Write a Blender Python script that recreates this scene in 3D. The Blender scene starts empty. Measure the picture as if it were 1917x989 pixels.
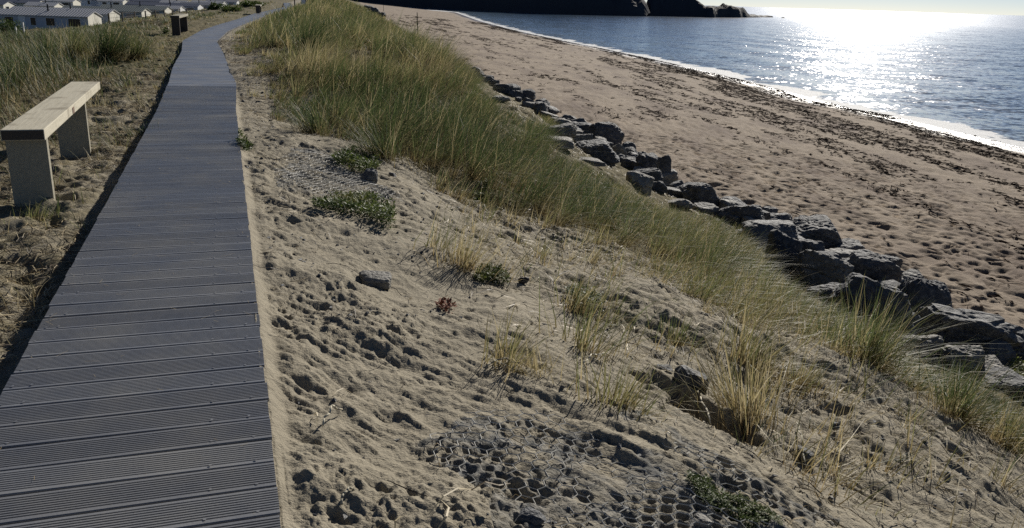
import bpy, bmesh, math, random
import numpy as np
from mathutils import Vector, Matrix

rng = np.random.default_rng(7)
random.seed(7)
scene = bpy.context.scene
COL = scene.collection
R = math.radians

# ------------------------------------------------------------------ camera
FPX = 1600.0
CAM_H = 1.55
pitch = math.atan(496 / FPX)
roll = math.atan(0.0323)
Fv = np.array([0, math.cos(pitch), -math.sin(pitch)])
R0 = np.array([1.0, 0, 0])
U0 = np.array([0, math.sin(pitch), math.cos(pitch)])
Rv = math.cos(roll) * R0 + math.sin(roll) * U0
Uv = -math.sin(roll) * R0 + math.cos(roll) * U0
CAM = np.array([0, 0, CAM_H])

cam_d = bpy.data.cameras.new("camera")
cam_d.sensor_width = 36
cam_d.lens = FPX / 1917 * 36
cam_d.clip_start = 0.05
cam_d.clip_end = 60000
cam = bpy.data.objects.new("camera", cam_d)
COL.objects.link(cam)
M = Matrix(((Rv[0], Uv[0], -Fv[0], 0), (Rv[1], Uv[1], -Fv[1], 0), (Rv[2], Uv[2], -Fv[2], CAM_H), (0, 0, 0, 1)))
cam.matrix_world = M
scene.camera = cam


def ray(px, py):
    return (px - 958.5) * Rv - (py - 494.5) * Uv + FPX * Fv


def on_plane(px, py, z):
    d = ray(px, py)
    return CAM + d * ((z - CAM_H) / d[2])


def at_depth(px, py, Z):
    return CAM + ray(px, py) * (Z / FPX)


# ------------------------------------------------------------------ noise (numpy)
def _hash(ix, iy, seed):
    n = (ix.astype(np.int64) * 374761393 + iy.astype(np.int64) * 668265263 + seed * 974711) & 0xFFFFFFFF
    n = ((n ^ (n >> 13)) * 1274126177) & 0xFFFFFFFF
    n = (n ^ (n >> 16)) & 0xFFFFFFFF
    n = (n * 2246822519) & 0xFFFFFFFF
    n = n ^ (n >> 15)
    return (n & 0xFFFFFF) / float(0x1000000)


def vnoise(x, y, seed=0):
    x = np.asarray(x, float); y = np.asarray(y, float)
    ix = np.floor(x); iy = np.floor(y)
    fx = x - ix; fy = y - iy
    fx = fx * fx * (3 - 2 * fx); fy = fy * fy * (3 - 2 * fy)
    a = _hash(ix, iy, seed); b = _hash(ix + 1, iy, seed)
    c = _hash(ix, iy + 1, seed); d = _hash(ix + 1, iy + 1, seed)
    return (a + (b - a) * fx) * (1 - fy) + (c + (d - c) * fx) * fy - 0.5


def fbm(x, y, seed=0, oct=4, gain=0.5):
    s = 0; a = 1.0
    for i in range(oct):
        s = s + a * vnoise(x * 2 ** i + 17.3 * i, y * 2 ** i - 9.1 * i, seed + i)
        a *= gain
    return s


def sstep(a, b, x):
    t = np.clip((x - a) / (b - a), 0, 1)
    return t * t * (3 - 2 * t)


# ------------------------------------------------------------------ plan of the shore (world lines as functions of y)
SEA_Z = -5.0
PC = np.array([(0.66, -3.3), (-1.144, 2.07), (-5.45, 15.0), (-6.62, 18.2), (-8.16, 22.6), (-9.95, 27.4), (-11.9, 34.4),
               (-13.3, 40.4), (-15.3, 49.7), (-18.2, 62.4), (-24.2, 93), (-34, 130), (-62, 260), (-158, 700)])
BL = np.array([(10.2, -4), (9.4, 2), (8.2, 6), (7.1, 9.2), (6.75, 10.66), (6.35, 12.19), (5.9, 15.14), (5.36, 17.3), (4.5, 20.4), (3.8, 23.3),
               (2.75, 28.5), (0.4, 40.8), (-2.7, 54.8), (-10.2, 92), (-24, 161), (-51, 300), (-130, 700)])
WL = np.array([(30, -60), (29, 0), (27.5, 35), (26.54, 44.7), (25.4, 52.3), (23.7, 64.7), (21.2, 81.6), (16.8, 109.9), (9.8, 141.9),
               (2.4, 173.7), (-11.5, 261), (-31, 419), (-60, 480), (-90, 700)])


def line(L, y):
    y = np.asarray(y, float)
    out = np.interp(y, L[:, 1], L[:, 0])
    lo = y < L[0, 1]
    s0 = (L[1, 0] - L[0, 0]) / (L[1, 1] - L[0, 1])
    out = np.where(lo, L[0, 0] + s0 * np.clip(y - L[0, 1], -60, 0), out)
    hi = y > L[-1, 1]
    s1 = (L[-1, 0] - L[-2, 0]) / (L[-1, 1] - L[-2, 1])
    return np.where(hi, L[-1, 0] + s1 * (y - L[-1, 1]), out)


def smooth_line(L, n=3):
    y = np.concatenate([np.arange(L[0, 1], 60, 0.5), np.arange(60, L[-1, 1], 4.0)])
    x = line(L, y)
    k = np.ones(9) / 9
    for _ in range(n):
        xp = np.concatenate([x[:1].repeat(4), x, x[-1:].repeat(4)])
        xs = np.convolve(xp, k, 'valid')
        xs[:5] = x[:5]; xs[-5:] = x[-5:]
        x = xs
    return np.stack([x, y], 1)


BLs = smooth_line(BL)
WLs = smooth_line(WL)

NU = np.array([0, .06, .2, .35, .5, .65, .8, .92, 1.0, 1.06, 1.1]); NZ = np.array([-.03, -.06, -.30, -.74, -1.30, -1.88, -2.42, -2.78, -3.0, -3.15, -3.2])
FU = np.array([0, .06, .15, .3, .42, .54, .65, .78, .9, 1.0, 1.05, 1.1]); FZ = np.array([-.03, -.02, .03, .15, .02, -.55, -1.25, -2.15, -2.7, -3.0, -3.15, -3.2])
LD = np.array([0, .5, 3, 5, 8, 11, 16, 25, 40, 60, 1e5]); LZ = np.array([-.1, -.11, -.21, -.36, -.78, -1.3, -2.05, -3.2, -4.35, -4.45, -4.45])


def z_base(x, y):
    x = np.asarray(x, float); y = np.asarray(y, float)
    xp = line(PC, y); xb = line(BLs, y); xw = np.maximum(line(WLs, y), xb + 1.0)
    t = x - xp
    u = t / (xb - xp)
    w = sstep(9, 19, y)
    zn = np.interp(u, NU, NZ); zf = np.interp(u, FU, FZ)
    z = zn * (1 - w) + zf * w
    # beach
    q = (x - xb) / (xw - xb)
    zb = np.interp(q, [0, .1, .55, 1.0, 1.3, 3, 50], [-3.0, -3.25, -4.1, SEA_Z - .02, -6.0, -9, -12])
    z = np.where(u > 1, np.minimum(zb, np.interp(u, NU, NZ)), z)
    z = np.where((u > 1) & (q > .1), zb, z)
    # left
    zl = np.interp(-t, LD, LZ)
    z = np.where(t < 0, zl, z)
    # gentle dune undulation
    amp = np.where(u > 0, np.clip(u, 0, 1) * np.clip(1.05 - u, 0, 1) * 1.2, np.clip((-t - 1) / 8, 0, .5)) * (q < .1)
    z = z + amp * fbm(x * .35, y * .35, 3, 3) * .9
    # bed of the boardwalk
    bed = np.abs(t) < 0.53
    z = np.where(bed & (y < 120), np.minimum(z, -.1), z)
    return z


def hit(px, py, zoff=0.0):
    """first point of the terrain along the ray through a photo pixel"""
    d = ray(px, py); d = d / np.linalg.norm(d)
    ts = np.geomspace(1.2, 900, 4000)
    P = CAM[None] + d[None] * ts[:, None]
    below = P[:, 2] < z_base(P[:, 0], P[:, 1]) + zoff
    i = int(np.argmax(below))
    if not below[i]:
        return P[-1]
    a, b = ts[max(i - 1, 0)], ts[i]
    for _ in range(25):
        m = (a + b) / 2
        p = CAM + d * m
        if p[2] < z_base(p[0], p[1]) + zoff: b = m
        else: a = m
    return CAM + d * b


def depth_of(p):
    return float(np.dot(np.asarray(p) - CAM, Fv))


# ------------------------------------------------------------------ mesh helpers
def np_mesh(name, V, Fq, mat=None, smooth=False, attrs=None, matidx=None):
    """V (n,3), Fq (m,k) with equal k"""
    V = np.ascontiguousarray(V, dtype=np.float32); Fq = np.ascontiguousarray(Fq, dtype=np.int32)
    me = bpy.data.meshes.new(name)
    m, k = Fq.shape
    me.vertices.add(len(V)); me.vertices.foreach_set("co", V.ravel())
    me.loops.add(m * k); me.loops.foreach_set("vertex_index", Fq.ravel())
    me.polygons.add(m)
    me.polygons.foreach_set("loop_start", np.arange(0, m * k, k, dtype=np.int32))
    me.polygons.foreach_set("loop_total", np.full(m, k, dtype=np.int32))
    me.polygons.foreach_set("use_smooth", np.full(m, smooth, dtype=bool))
    if attrs:
        for an, av in attrs.items():
            at = me.attributes.new(an, 'FLOAT', 'POINT')
            at.data.foreach_set("value", np.ascontiguousarray(av, dtype=np.float32))
    me.update(calc_edges=True)
    if mat: me.materials.append(mat)
    return me


def link(name, me, parent=None, loc=None):
    o = bpy.data.objects.new(name, me)
    COL.objects.link(o)
    if parent: o.parent = parent
    if loc is not None: o.location = loc
    return o


def tag(o, label=None, cat=None, group=None, kind=None):
    if label: o['label'] = label
    if cat: o['category'] = cat
    if group: o['group'] = group
    if kind: o['kind'] = kind
    return o


def empty(name, loc, label, cat, group=None, rz=0):
    o = bpy.data.objects.new(name, None)
    COL.objects.link(o)
    o.empty_display_size = .2
    o.location = loc; o.rotation_euler.z = rz
    return tag(o, label, cat, group)


class MB:
    """collects boxes, tubes and prisms, then links them as one mesh"""
    def __init__(s): s.bm = bmesh.new()

    def box(s, c, size, rz=0, bevel=0, rot=None):
        m = Matrix.Translation(c) @ (rot if rot else Matrix.Rotation(rz, 4, 'Z')) @ Matrix.Diagonal((*size, 1))
        r = bmesh.ops.create_cube(s.bm, size=1, matrix=m)
        if bevel:
            es = list({e for v in r['verts'] for e in v.link_edges})
            bmesh.ops.bevel(s.bm, geom=es, offset=bevel, segments=2, affect='EDGES', profile=.6)
        return s

    def tube(s, a, b, r0, r1=None, n=8):
        a = Vector(a); b = Vector(b); r1 = r0 if r1 is None else r1
        q = (b - a).to_track_quat('Z', 'Y').to_matrix().to_4x4()
        m = Matrix.Translation((a + b) / 2) @ q
        bmesh.ops.create_cone(s.bm, cap_ends=True, segments=n, radius1=r0, radius2=r1, depth=(b - a).length, matrix=m)
        return s

    def poly_prism(s, pts, x0, x1):
        """(y,z) outline extruded along x"""
        A = [s.bm.verts.new((x0, y, z)) for y, z in pts]; B = [s.bm.verts.new((x1, y, z)) for y, z in pts]
        n = len(pts)
        s.bm.faces.new(A[::-1]); s.bm.faces.new(B)
        for i in range(n): s.bm.faces.new((A[i], A[(i + 1) % n], B[(i + 1) % n], B[i]))
        return s

    def build(s, name, mat, parent=None, smooth=False):
        bmesh.ops.recalc_face_normals(s.bm, faces=s.bm.faces)
        me = bpy.data.meshes.new(name); s.bm.to_mesh(me); s.bm.free()
        me.materials.append(mat)
        if smooth:
            for p in me.polygons: p.use_smooth = True
        return link(name, me, parent)


# ------------------------------------------------------------------ materials
class NT:
    def __init__(s, name):
        s.m = bpy.data.materials.new(name); s.m.use_nodes = True
        s.t = s.m.node_tree; s.n = s.t.nodes; s.l = s.t.links
        s.n.clear()
        s.out = s.n.new('ShaderNodeOutputMaterial')

    def new(s, typ, **kw):
        nd = s.n.new(typ)
        ins = kw.pop('ins', {})
        for k, v in kw.items(): setattr(nd, k, v)
        for k, v in ins.items(): s.put(nd.inputs[k], v)
        return nd

    def put(s, sock, v):
        if hasattr(v, 'is_output') or isinstance(v, bpy.types.NodeSocket): s.l.new(v, sock)
        else: sock.default_value = v

    def pos(s):
        return s.new('ShaderNodeNewGeometry').outputs['Position']

    def obj(s):
        return s.new('ShaderNodeTexCoord').outputs['Object']

    def noise(s, scale, detail=3, rough=.55, vec=None, sc=None, out=0):
        v = vec if vec is not None else s.pos()
        if sc: v = s.new('ShaderNodeVectorMath', operation='MULTIPLY', ins={0: v, 1: sc}).outputs[0]
        return s.new('ShaderNodeTexNoise', ins={'Vector': v, 'Scale': scale, 'Detail': detail, 'Roughness': rough}).outputs[out]

    def ramp(s, fac, stops):
        r = s.new('ShaderNodeValToRGB', ins={0: fac})
        e = r.color_ramp.elements
        while len(e) < len(stops): e.new(.5)
        for i, (p, c) in enumerate(stops):
            e[i].position = p; e[i].color = (*c, 1) if len(c) == 3 else c
        return r.outputs[0]

    def mix(s, f, a, b, mode='MIX'):
        nd = s.new('ShaderNodeMix', data_type='RGBA', blend_type=mode)
        s.put(nd.inputs[0], f)
        for i, v in ((6, a), (7, b)):
            s.put(nd.inputs[i], (*v, 1) if isinstance(v, tuple) and len(v) == 3 else v)
        return nd.outputs[2]

    def math(s, op, a, b=0.0, clamp=False):
        nd = s.new('ShaderNodeMath', operation=op, use_clamp=clamp)
        s.put(nd.inputs[0], a); s.put(nd.inputs[1], b)
        return nd.outputs[0]

    def attr(s, name):
        return s.new('ShaderNodeAttribute', attribute_name=name).outputs['Fac']

    def bump(s, h, strength=.5, dist=.01, normal=None):
        nd = s.new('ShaderNodeBump', ins={'Height': h, 'Strength': strength, 'Distance': dist})
        if normal is not None: s.l.new(normal, nd.inputs['Normal'])
        return nd.outputs[0]

    def bsdf(s, col, rough=.8, spec=.3, normal=None, metal=0, **kw):
        b = s.new('ShaderNodeBsdfPrincipled')
        s.put(b.inputs['Base Color'], (*col, 1) if isinstance(col, tuple) and len(col) == 3 else col)
        s.put(b.inputs['Roughness'], rough); s.put(b.inputs['Specular IOR Level'], spec); s.put(b.inputs['Metallic'], metal)
        if normal is not None: s.l.new(normal, b.inputs['Normal'])
        s.l.new(b.outputs[0], s.out.inputs[0])
        return b


def mat_sand():
    t = NT('sand')
    cover, beach, gab, wet = t.attr('cover'), t.attr('beach'), t.attr('gab'), t.attr('wet')
    big = t.noise(.6, 4); mid = t.noise(5, 4); grain = t.noise(420, 2); g2 = t.noise(90, 3)
    dune = t.mix(mid, (.235, .207, .15), (.36, .324, .245))
    dune = t.mix(t.math('MULTIPLY', big, .6), dune, (.30, .265, .20))
    bch = t.mix(t.noise(1.2, 5), (.20, .155, .11), (.36, .285, .205))
    # long damp / weedy streaks along the shore
    st = t.noise(1, 5, .6, sc=(.5, .16, .3))
    bch = t.mix(t.ramp(st, [(.46, (0, 0, 0)), (.66, (1, 1, 1))]), bch, (.15, .105, .075))
    col = t.mix(beach, dune, bch)
    # grey slate chips showing in the gabion
    vor = t.new('ShaderNodeTexVoronoi', feature='F1', ins={'Vector': t.pos(), 'Scale': 26})
    slate = t.ramp(vor.outputs['Color'], [(0, (.10, .105, .10)), (.5, (.17, .17, .16)), (1, (.30, .285, .25))])
    gm = t.math('MULTIPLY', gab, t.ramp(t.noise(6, 4), [(.38, (0, 0, 0)), (.62, (1, 1, 1))]))
    col = t.mix(gm, col, slate)
    litter = t.ramp(t.noise(30, 5, .7, sc=(1, .5, 1)), [(.3, (.06, .05, .022)), (.5, (.13, .11, .045)), (.7, (.26, .20, .10))])
    cm = t.math('MULTIPLY', cover, t.ramp(t.math('ADD', t.noise(3.5, 5, .65), t.math('MULTIPLY', t.math('SUBTRACT', cover, .5), .5)), [(.38, (0, 0, 0)), (.6, (1, 1, 1))]))
    col = t.mix(cm, col, litter)
    col = t.mix(t.math('MULTIPLY', t.ramp(grain, [(.3, (1, 1, 1)), (.5, (0, 0, 0))]), .5), col, t.mix(1.0, col, (.5, .47, .44), 'MULTIPLY'))
    col = t.mix(t.math('MULTIPLY', t.ramp(g2, [(.55, (0, 0, 0)), (.75, (1, 1, 1))]), .35), col, (.46, .40, .30))
    col = t.mix(wet, col, t.mix(1.0, col, (.42, .40, .42), 'MULTIPLY'))
    n = t.bump(t.noise(7, 5, .6), .7, .05)
    n = t.bump(g2, .6, .014, n)
    n = t.bump(grain, .5, .0035, n)
    b = t.bsdf(col, t.math('SUBTRACT', .95, t.math('MULTIPLY', wet, .68)), .25, n)
    return t.m


def mat_deck():
    t = NT('recycled_plastic')
    p = t.obj()
    n1 = t.noise(1.4, 5, .65, vec=p); n2 = t.noise(18, 4, .6, vec=p); n3 = t.noise(140, 2, .5, vec=p)
    c = t.mix(n2, (.135, .143, .160), (.20, .206, .218))
    c = t.mix(t.ramp(n1, [(.42, (0, 0, 0)), (.66, (.75, .75, .75))]), c, (.245, .24, .225))
    c = t.mix(t.ramp(n3, [(.66, (0, 0, 0)), (.78, (.7, .7, .7))]), c, (.36, .31, .23))
    pl = t.attr('plank')
    c = t.mix(1.0, c, t.ramp(pl, [(0, (.88, .88, .89)), (1, (1.1, 1.1, 1.1))]), 'MULTIPLY')
    nn = t.bump(n3, .35, .002)
    t.bsdf(c, t.math('ADD', .24, t.math('MULTIPLY', n1, .3)), .7, nn)
    return t.m


def mat_wood(name, c0, c1, c2):
    t = NT(name)
    p = t.obj()
    g = t.noise(6, 6, .65, vec=p, sc=(7, .5, 7)); k = t.noise(3.5, 4, .6, vec=p)
    c = t.mix(g, c0, c1)
    c = t.mix(t.ramp(k, [(.55, (0, 0, 0)), (.72, (.8, .8, .8))]), c, c2)
    cr = t.ramp(t.noise(9, 5, .7, vec=p, sc=(9, .35, 9)), [(.60, (0, 0, 0)), (.68, (1, 1, 1))])
    c = t.mix(t.math('MULTIPLY', cr, .5), c, tuple(.45 * v for v in c2))
    t.bsdf(c, .75, .25, t.bump(g, .5, .006))
    return t.m


def mat_rock(name, dark, light, pale, spec=.3):
    t = NT(name)
    p = t.obj()
    a = t.noise(2.6, 7, .65, vec=p); b = t.noise(12, 6, .65, vec=p); s = t.noise(3.0, 6, .7, vec=p, sc=(1, 1, 4))
    c = t.mix(t.ramp(a, [(.32, (0, 0, 0)), (.68, (1, 1, 1))]), dark, light)
    c = t.mix(t.ramp(b, [(.5, (0, 0, 0)), (.68, (.9, .9, .9))]), c, pale)
    c = t.mix(t.ramp(s, [(.56, (0, 0, 0)), (.64, (.7, .7, .7))]), c, tuple(.5 * v for v in dark))
    oi = t.new('ShaderNodeObjectInfo').outputs['Random']
    c = t.mix(1.0, c, t.ramp(oi, [(0, (.7, .72, .75)), (1, (1.2, 1.15, 1.08))]), 'MULTIPLY')
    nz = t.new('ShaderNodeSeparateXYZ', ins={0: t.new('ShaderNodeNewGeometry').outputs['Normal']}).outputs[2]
    lit_top = t.math('MULTIPLY', t.ramp(nz, [(.55, (0, 0, 0)), (.9, (1, 1, 1))]), t.ramp(b, [(.35, (.25, .25, .25)), (.6, (1, 1, 1))]))  # upward faces mixed paler, painting sunlit tops into the rock colour
    if spec > .1: c = t.mix(t.math('MULTIPLY', lit_top, .38), c, (.30, .295, .275))
    n = t.bump(t.math('ADD', a, t.math('MULTIPLY', s, .6)), .8, .12)
    n = t.bump(b, .8, .03, n)
    t.bsdf(c, .75, spec, n)
    return t.m


def mat_leaf(name, ramp, trans=.35, basecol=None, spec=.25, rough=.55):
    t = NT(name)
    c = t.ramp(t.attr('tint'), ramp)
    if basecol: c = t.mix(t.ramp(t.attr('along'), [(.05, (.85, .85, .85)), (.45, (0, 0, 0))]), c, basecol)
    b = t.bsdf(c, rough, spec)
    tr = t.new('ShaderNodeBsdfTranslucent'); t.put(tr.inputs[0], c)
    mx = t.new('ShaderNodeMixShader'); mx.inputs[0].default_value = trans
    t.l.new(b.outputs[0], mx.inputs[1]); t.l.new(tr.outputs[0], mx.inputs[2]); t.l.new(mx.outputs[0], t.out.inputs[0])
    return t.m


def mat_plain(name, col, rough=.6, spec=.3, var=.25, scale=8, metal=0):
    t = NT(name)
    n = t.noise(scale, 5, .6, vec=t.obj())
    c = t.mix(n, tuple(v * (1 - var) for v in col), tuple(min(v * (1 + var), .95) for v in col))
    t.bsdf(c, rough, spec, metal=metal)
    return t.m


def mat_sea():
    t = NT('sea_water')
    geo = t.new('ShaderNodeNewGeometry')
    pos = geo.outputs['Position']
    shore = t.attr('shore')

    def chop(scale, amp, sc, det=2):
        v = t.new('ShaderNodeVectorMath', operation='MULTIPLY', ins={0: pos, 1: sc}).outputs[0]
        n = t.new('ShaderNodeTexNoise', ins={'Vector': v, 'Scale': scale, 'Detail': det, 'Roughness': .6}).outputs['Color']
        d = t.new('ShaderNodeVectorMath', operation='SUBTRACT', ins={0: n, 1: (.5, .5, .5)}).outputs[0]
        return t.new('ShaderNodeVectorMath', operation='MULTIPLY', ins={0: d, 1: (amp * .62, amp, 0)}).outputs[0]
    a = chop(1.9, .86, (1, 1, 0)); b = chop(.35, .60, (.7, 1.3, 0)); c = chop(.05, .14, (.5, 1.6, 0))
    s = t.new('ShaderNodeVectorMath', operation='ADD', ins={0: a, 1: b}).outputs[0]
    s = t.new('ShaderNodeVectorMath', operation='ADD', ins={0: s, 1: c}).outputs[0]
    far = t.ramp(t.math('DIVIDE', shore, 400), [(.12, (0, 0, 0)), (.85, (1, 1, 1))])
    calm = t.math('SUBTRACT', 1.0, t.math('MULTIPLY', far, .45))
    s = t.new('ShaderNodeVectorMath', operation='SCALE', ins={0: s, 'Scale': calm}).outputs[0]
    s = t.new('ShaderNodeVectorMath', operation='ADD', ins={0: s, 1: geo.outputs['Normal']}).outputs[0]
    nrm = t.new('ShaderNodeVectorMath', operation='NORMALIZE', ins={0: s}).outputs[0]
    w = t.new('ShaderNodeBsdfPrincipled')
    shallow = t.ramp(t.math('DIVIDE', shore, 30), [(0, (.17, .20, .21)), (.2, (.10, .15, .20)), (1, (.05, .09, .145))])
    t.put(w.inputs['Base Color'], shallow)
    w.inputs['Specular IOR Level'].default_value = .5
    t.put(w.inputs['Roughness'], t.math('ADD', .13, t.math('MULTIPLY', far, .07)))
    w.inputs['IOR'].default_value = 1.36
    t.l.new(nrm, w.inputs['Normal'])
    # foam: broken lace at the wash, plus thin broken crests further out
    lace = t.noise(2.2, 6, .7, vec=pos, sc=(1, .6, 0)); wob = t.noise(.16, 4, .6, vec=pos, sc=(1, 1, 0))
    sd = t.math('ADD', shore, t.math('MULTIPLY', t.math('SUBTRACT', wob, .5), 9))
    edge = t.ramp(t.math('DIVIDE', sd, 10), [(0, (.62, .62, .62)), (.12, (.6, .6, .6)), (.17, (.34, .34, .34)), (.2, (.1, .1, .1)), (.62, (.05, .05, .05)), (.645, (.42, .42, .42)), (.67, (.02, .02, .02)), (1, (0, 0, 0))])
    fm = t.ramp(t.math('SUBTRACT', t.math('ADD', edge, t.math('MULTIPLY', lace, .9)), .84), [(0, (0, 0, 0)), (.12, (1, 1, 1))])
    fo = t.new('ShaderNodeBsdfPrincipled'); fo.inputs['Base Color'].default_value = (.55, .57, .58, 1); fo.inputs['Roughness'].default_value = .8
    t.l.new(t.bump(lace, .8, .12), fo.inputs['Normal'])
    mx = t.new('ShaderNodeMixShader')
    t.l.new(fm, mx.inputs[0]); t.l.new(w.outputs[0], mx.inputs[1]); t.l.new(fo.outputs[0], mx.inputs[2])
    t.l.new(mx.outputs[0], t.out.inputs[0])
    return t.m


SAND = mat_sand(); DECK = mat_deck(); SEA = mat_sea()
PALE_WOOD = mat_wood('pale_timber', (.40, .365, .27), (.66, .615, .49), (.27, .235, .17))
GREY_WOOD = mat_wood('grey_timber', (.22, .205, .155), (.42, .39, .30), (.12, .115, .085))
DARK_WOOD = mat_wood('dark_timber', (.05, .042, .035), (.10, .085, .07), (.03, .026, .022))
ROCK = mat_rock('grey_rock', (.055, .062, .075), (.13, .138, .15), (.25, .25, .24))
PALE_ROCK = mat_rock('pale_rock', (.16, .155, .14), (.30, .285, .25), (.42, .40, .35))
CLIFF = mat_rock('cliff_rock', (.035, .042, .055), (.075, .082, .09), (.13, .13, .125), .05)
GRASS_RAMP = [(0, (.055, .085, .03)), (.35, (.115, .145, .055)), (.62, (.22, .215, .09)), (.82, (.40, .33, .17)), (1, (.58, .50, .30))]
GRASS = mat_leaf('marram_blades', GRASS_RAMP, .48, (.28, .20, .10))
STRAW = mat_leaf('dry_straw', [(0, (.045, .035, .025)), (.38, (.10, .075, .045)), (.6, (.34, .26, .14)), (1, (.55, .47, .30))], .15)
GREEN = mat_leaf('green_leaves', [(0, (.05, .08, .02)), (.5, (.125, .165, .04)), (1, (.27, .26, .09))], .35)
WEED = mat_leaf('seaweed_fronds', [(0, (.025, .016, .011)), (.6, (.055, .034, .022)), (1, (.12, .07, .045))], .0, spec=.05, rough=.9)
WIRE = mat_plain('galvanised_wire', (.58, .56, .49), .5, .4, .2, 30)
BLACK = mat_plain('black_rock', (.02, .02, .024), .7)
RUST = mat_plain('rust_leaf', (.22, .09, .05), .8)

# ------------------------------------------------------------------ grass zones (plan lines)
GE_PX = [(1990, 900), (1917, 848), (1800, 790), (1720, 742), (1620, 690), (1500, 600), (1420, 560), (1300, 542), (1180, 505), (1060, 455), (1000, 425), (900, 388),
         (830, 335), (760, 303), (690, 285), (620, 262), (560, 215), (525, 160), (490, 118), (455, 95)]
GE = np.array([hit(*q)[:2] for q in GE_PX]); GE = GE[np.argsort(GE[:, 1])]
GE = np.vstack([[GE[0, 0] + 2.5, GE[0, 1] - 6], GE, [line(PC, 40) + 1.0, 40], [line(PC, 60) + .9, 60], [line(PC, 93) + .9, 93], [line(PC, 260) + 1, 260], [line(PC, 600) + 1, 600]])
GE = GE[np.argsort(GE[:, 1])]


def xg(y): return np.interp(y, GE[:, 1], GE[:, 0])


GU_PX = [(2000, 800), (1917, 775), (1850, 752), (1780, 735), (1690, 690), (1600, 645), (1520, 592), (1440, 545), (1380, 480), (1330, 437), (1260, 405), (1180, 372),
         (1110, 332), (1040, 296), (985, 245), (930, 205)]
GU = np.array([hit(*q)[:2] for q in GU_PX]); GU = GU[np.argsort(GU[:, 1])]
GU = np.vstack([[GU[0, 0] + .6, GU[0, 1] - 3], GU])


def xu(y): return np.where(y > GU[-1, 1], line(BLs, y) - .7, np.minimum(np.interp(y, GU[:, 1], GU[:, 0]), line(BLs, y) - .5))


def in_poly(x, y, P):
    x = np.asarray(x); y = np.asarray(y)
    c = np.zeros(x.shape, bool)
    n = len(P)
    for i in range(n):
        x0, y0 = P[i]; x1, y1 = P[(i + 1) % n]
        if y0 == y1: continue
        k = ((y0 > y) != (y1 > y)) & (x < (x1 - x0) * (y - y0) / (y1 - y0) + x0)
        c ^= k
    return c


# gabion mattresses, outlined on the slope
GAB_PX = [
    [(790, 835), (880, 785), (1010, 790), (1140, 835), (1270, 880), (1400, 935), (1520, 1030), (940, 1030), (930, 930), (840, 890)],
    [(545, 283), (610, 283), (700, 345), (760, 385), (700, 388), (590, 372), (520, 345)],
    [(1165, 790), (1200, 772), (1300, 840), (1420, 905), (1580, 985), (1500, 985), (1350, 905)],
]
GAB = [np.array([hit(*q)[:2] for q in P]) for P in GAB_PX]
GAB_C = [P.mean(0) for P in GAB]
HEXS = .040  # side of a hexagon
HEX_AX = math.atan2(.316, .949)  # across the slope


def hex_uv(x, y, c):
    ca, sa = math.cos(HEX_AX), math.sin(HEX_AX)
    dx, dy = x - c[0], y - c[1]
    return dx * ca + dy * sa, -dx * sa + dy * ca


def hex_dist(x, y, c):
    """distance to the nearest cell centre"""
    a, b = hex_uv(x, y, c)
    w, h = HEXS * math.sqrt(3), HEXS * 3
    best = None
    for ox, oy in ((0, 0), (w / 2, h / 2)):
        da = (a - ox) - np.round((a - ox) / w) * w; db = (b - oy) - np.round((b - oy) / h) * h
        d = np.hypot(da, db)
        best = d if best is None else np.minimum(best, d)
    return best


# eroded hollows in the slope: centre, half sizes, depth
HOLLOWS = [(*hit(px, py)[:2], a, b, c) for px, py, a, b, c in ((1330, 785, .36, .22, .30),)]

# ------------------------------------------------------------------ dents in the sand
def dents(x, y, cell, prob, rad, seed, ang=0., stretch=1.0):
    ca, sa = math.cos(ang), math.sin(ang)
    a = (x * ca + y * sa) / stretch; b = -x * sa + y * ca
    gx = np.floor(a / cell); gy = np.floor(b / cell)
    out = np.zeros_like(x)
    for i in (-1, 0, 1):
        for j in (-1, 0, 1):
            cx = gx + i; cy = gy + j
            h1 = _hash(cx, cy, seed); h2 = _hash(cx, cy, seed + 1); h3 = _hash(cx, cy, seed + 2); h4 = _hash(cx, cy, seed + 3)
            px = (cx + .15 + .7 * h1) * cell; py = (cy + .15 + .7 * h2) * cell
            rr = rad * (.55 + .8 * h4)
            d = np.hypot(a - px, b - py) / rr
            k = -np.exp(-d ** 2 * 1.1 * np.clip(d, .6, 3)) + .14 * np.exp(-((d - 1.5) / .5) ** 2)
            out += np.where(h3 < prob, k * (.5 + .7 * h4), 0)
    return out


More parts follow.
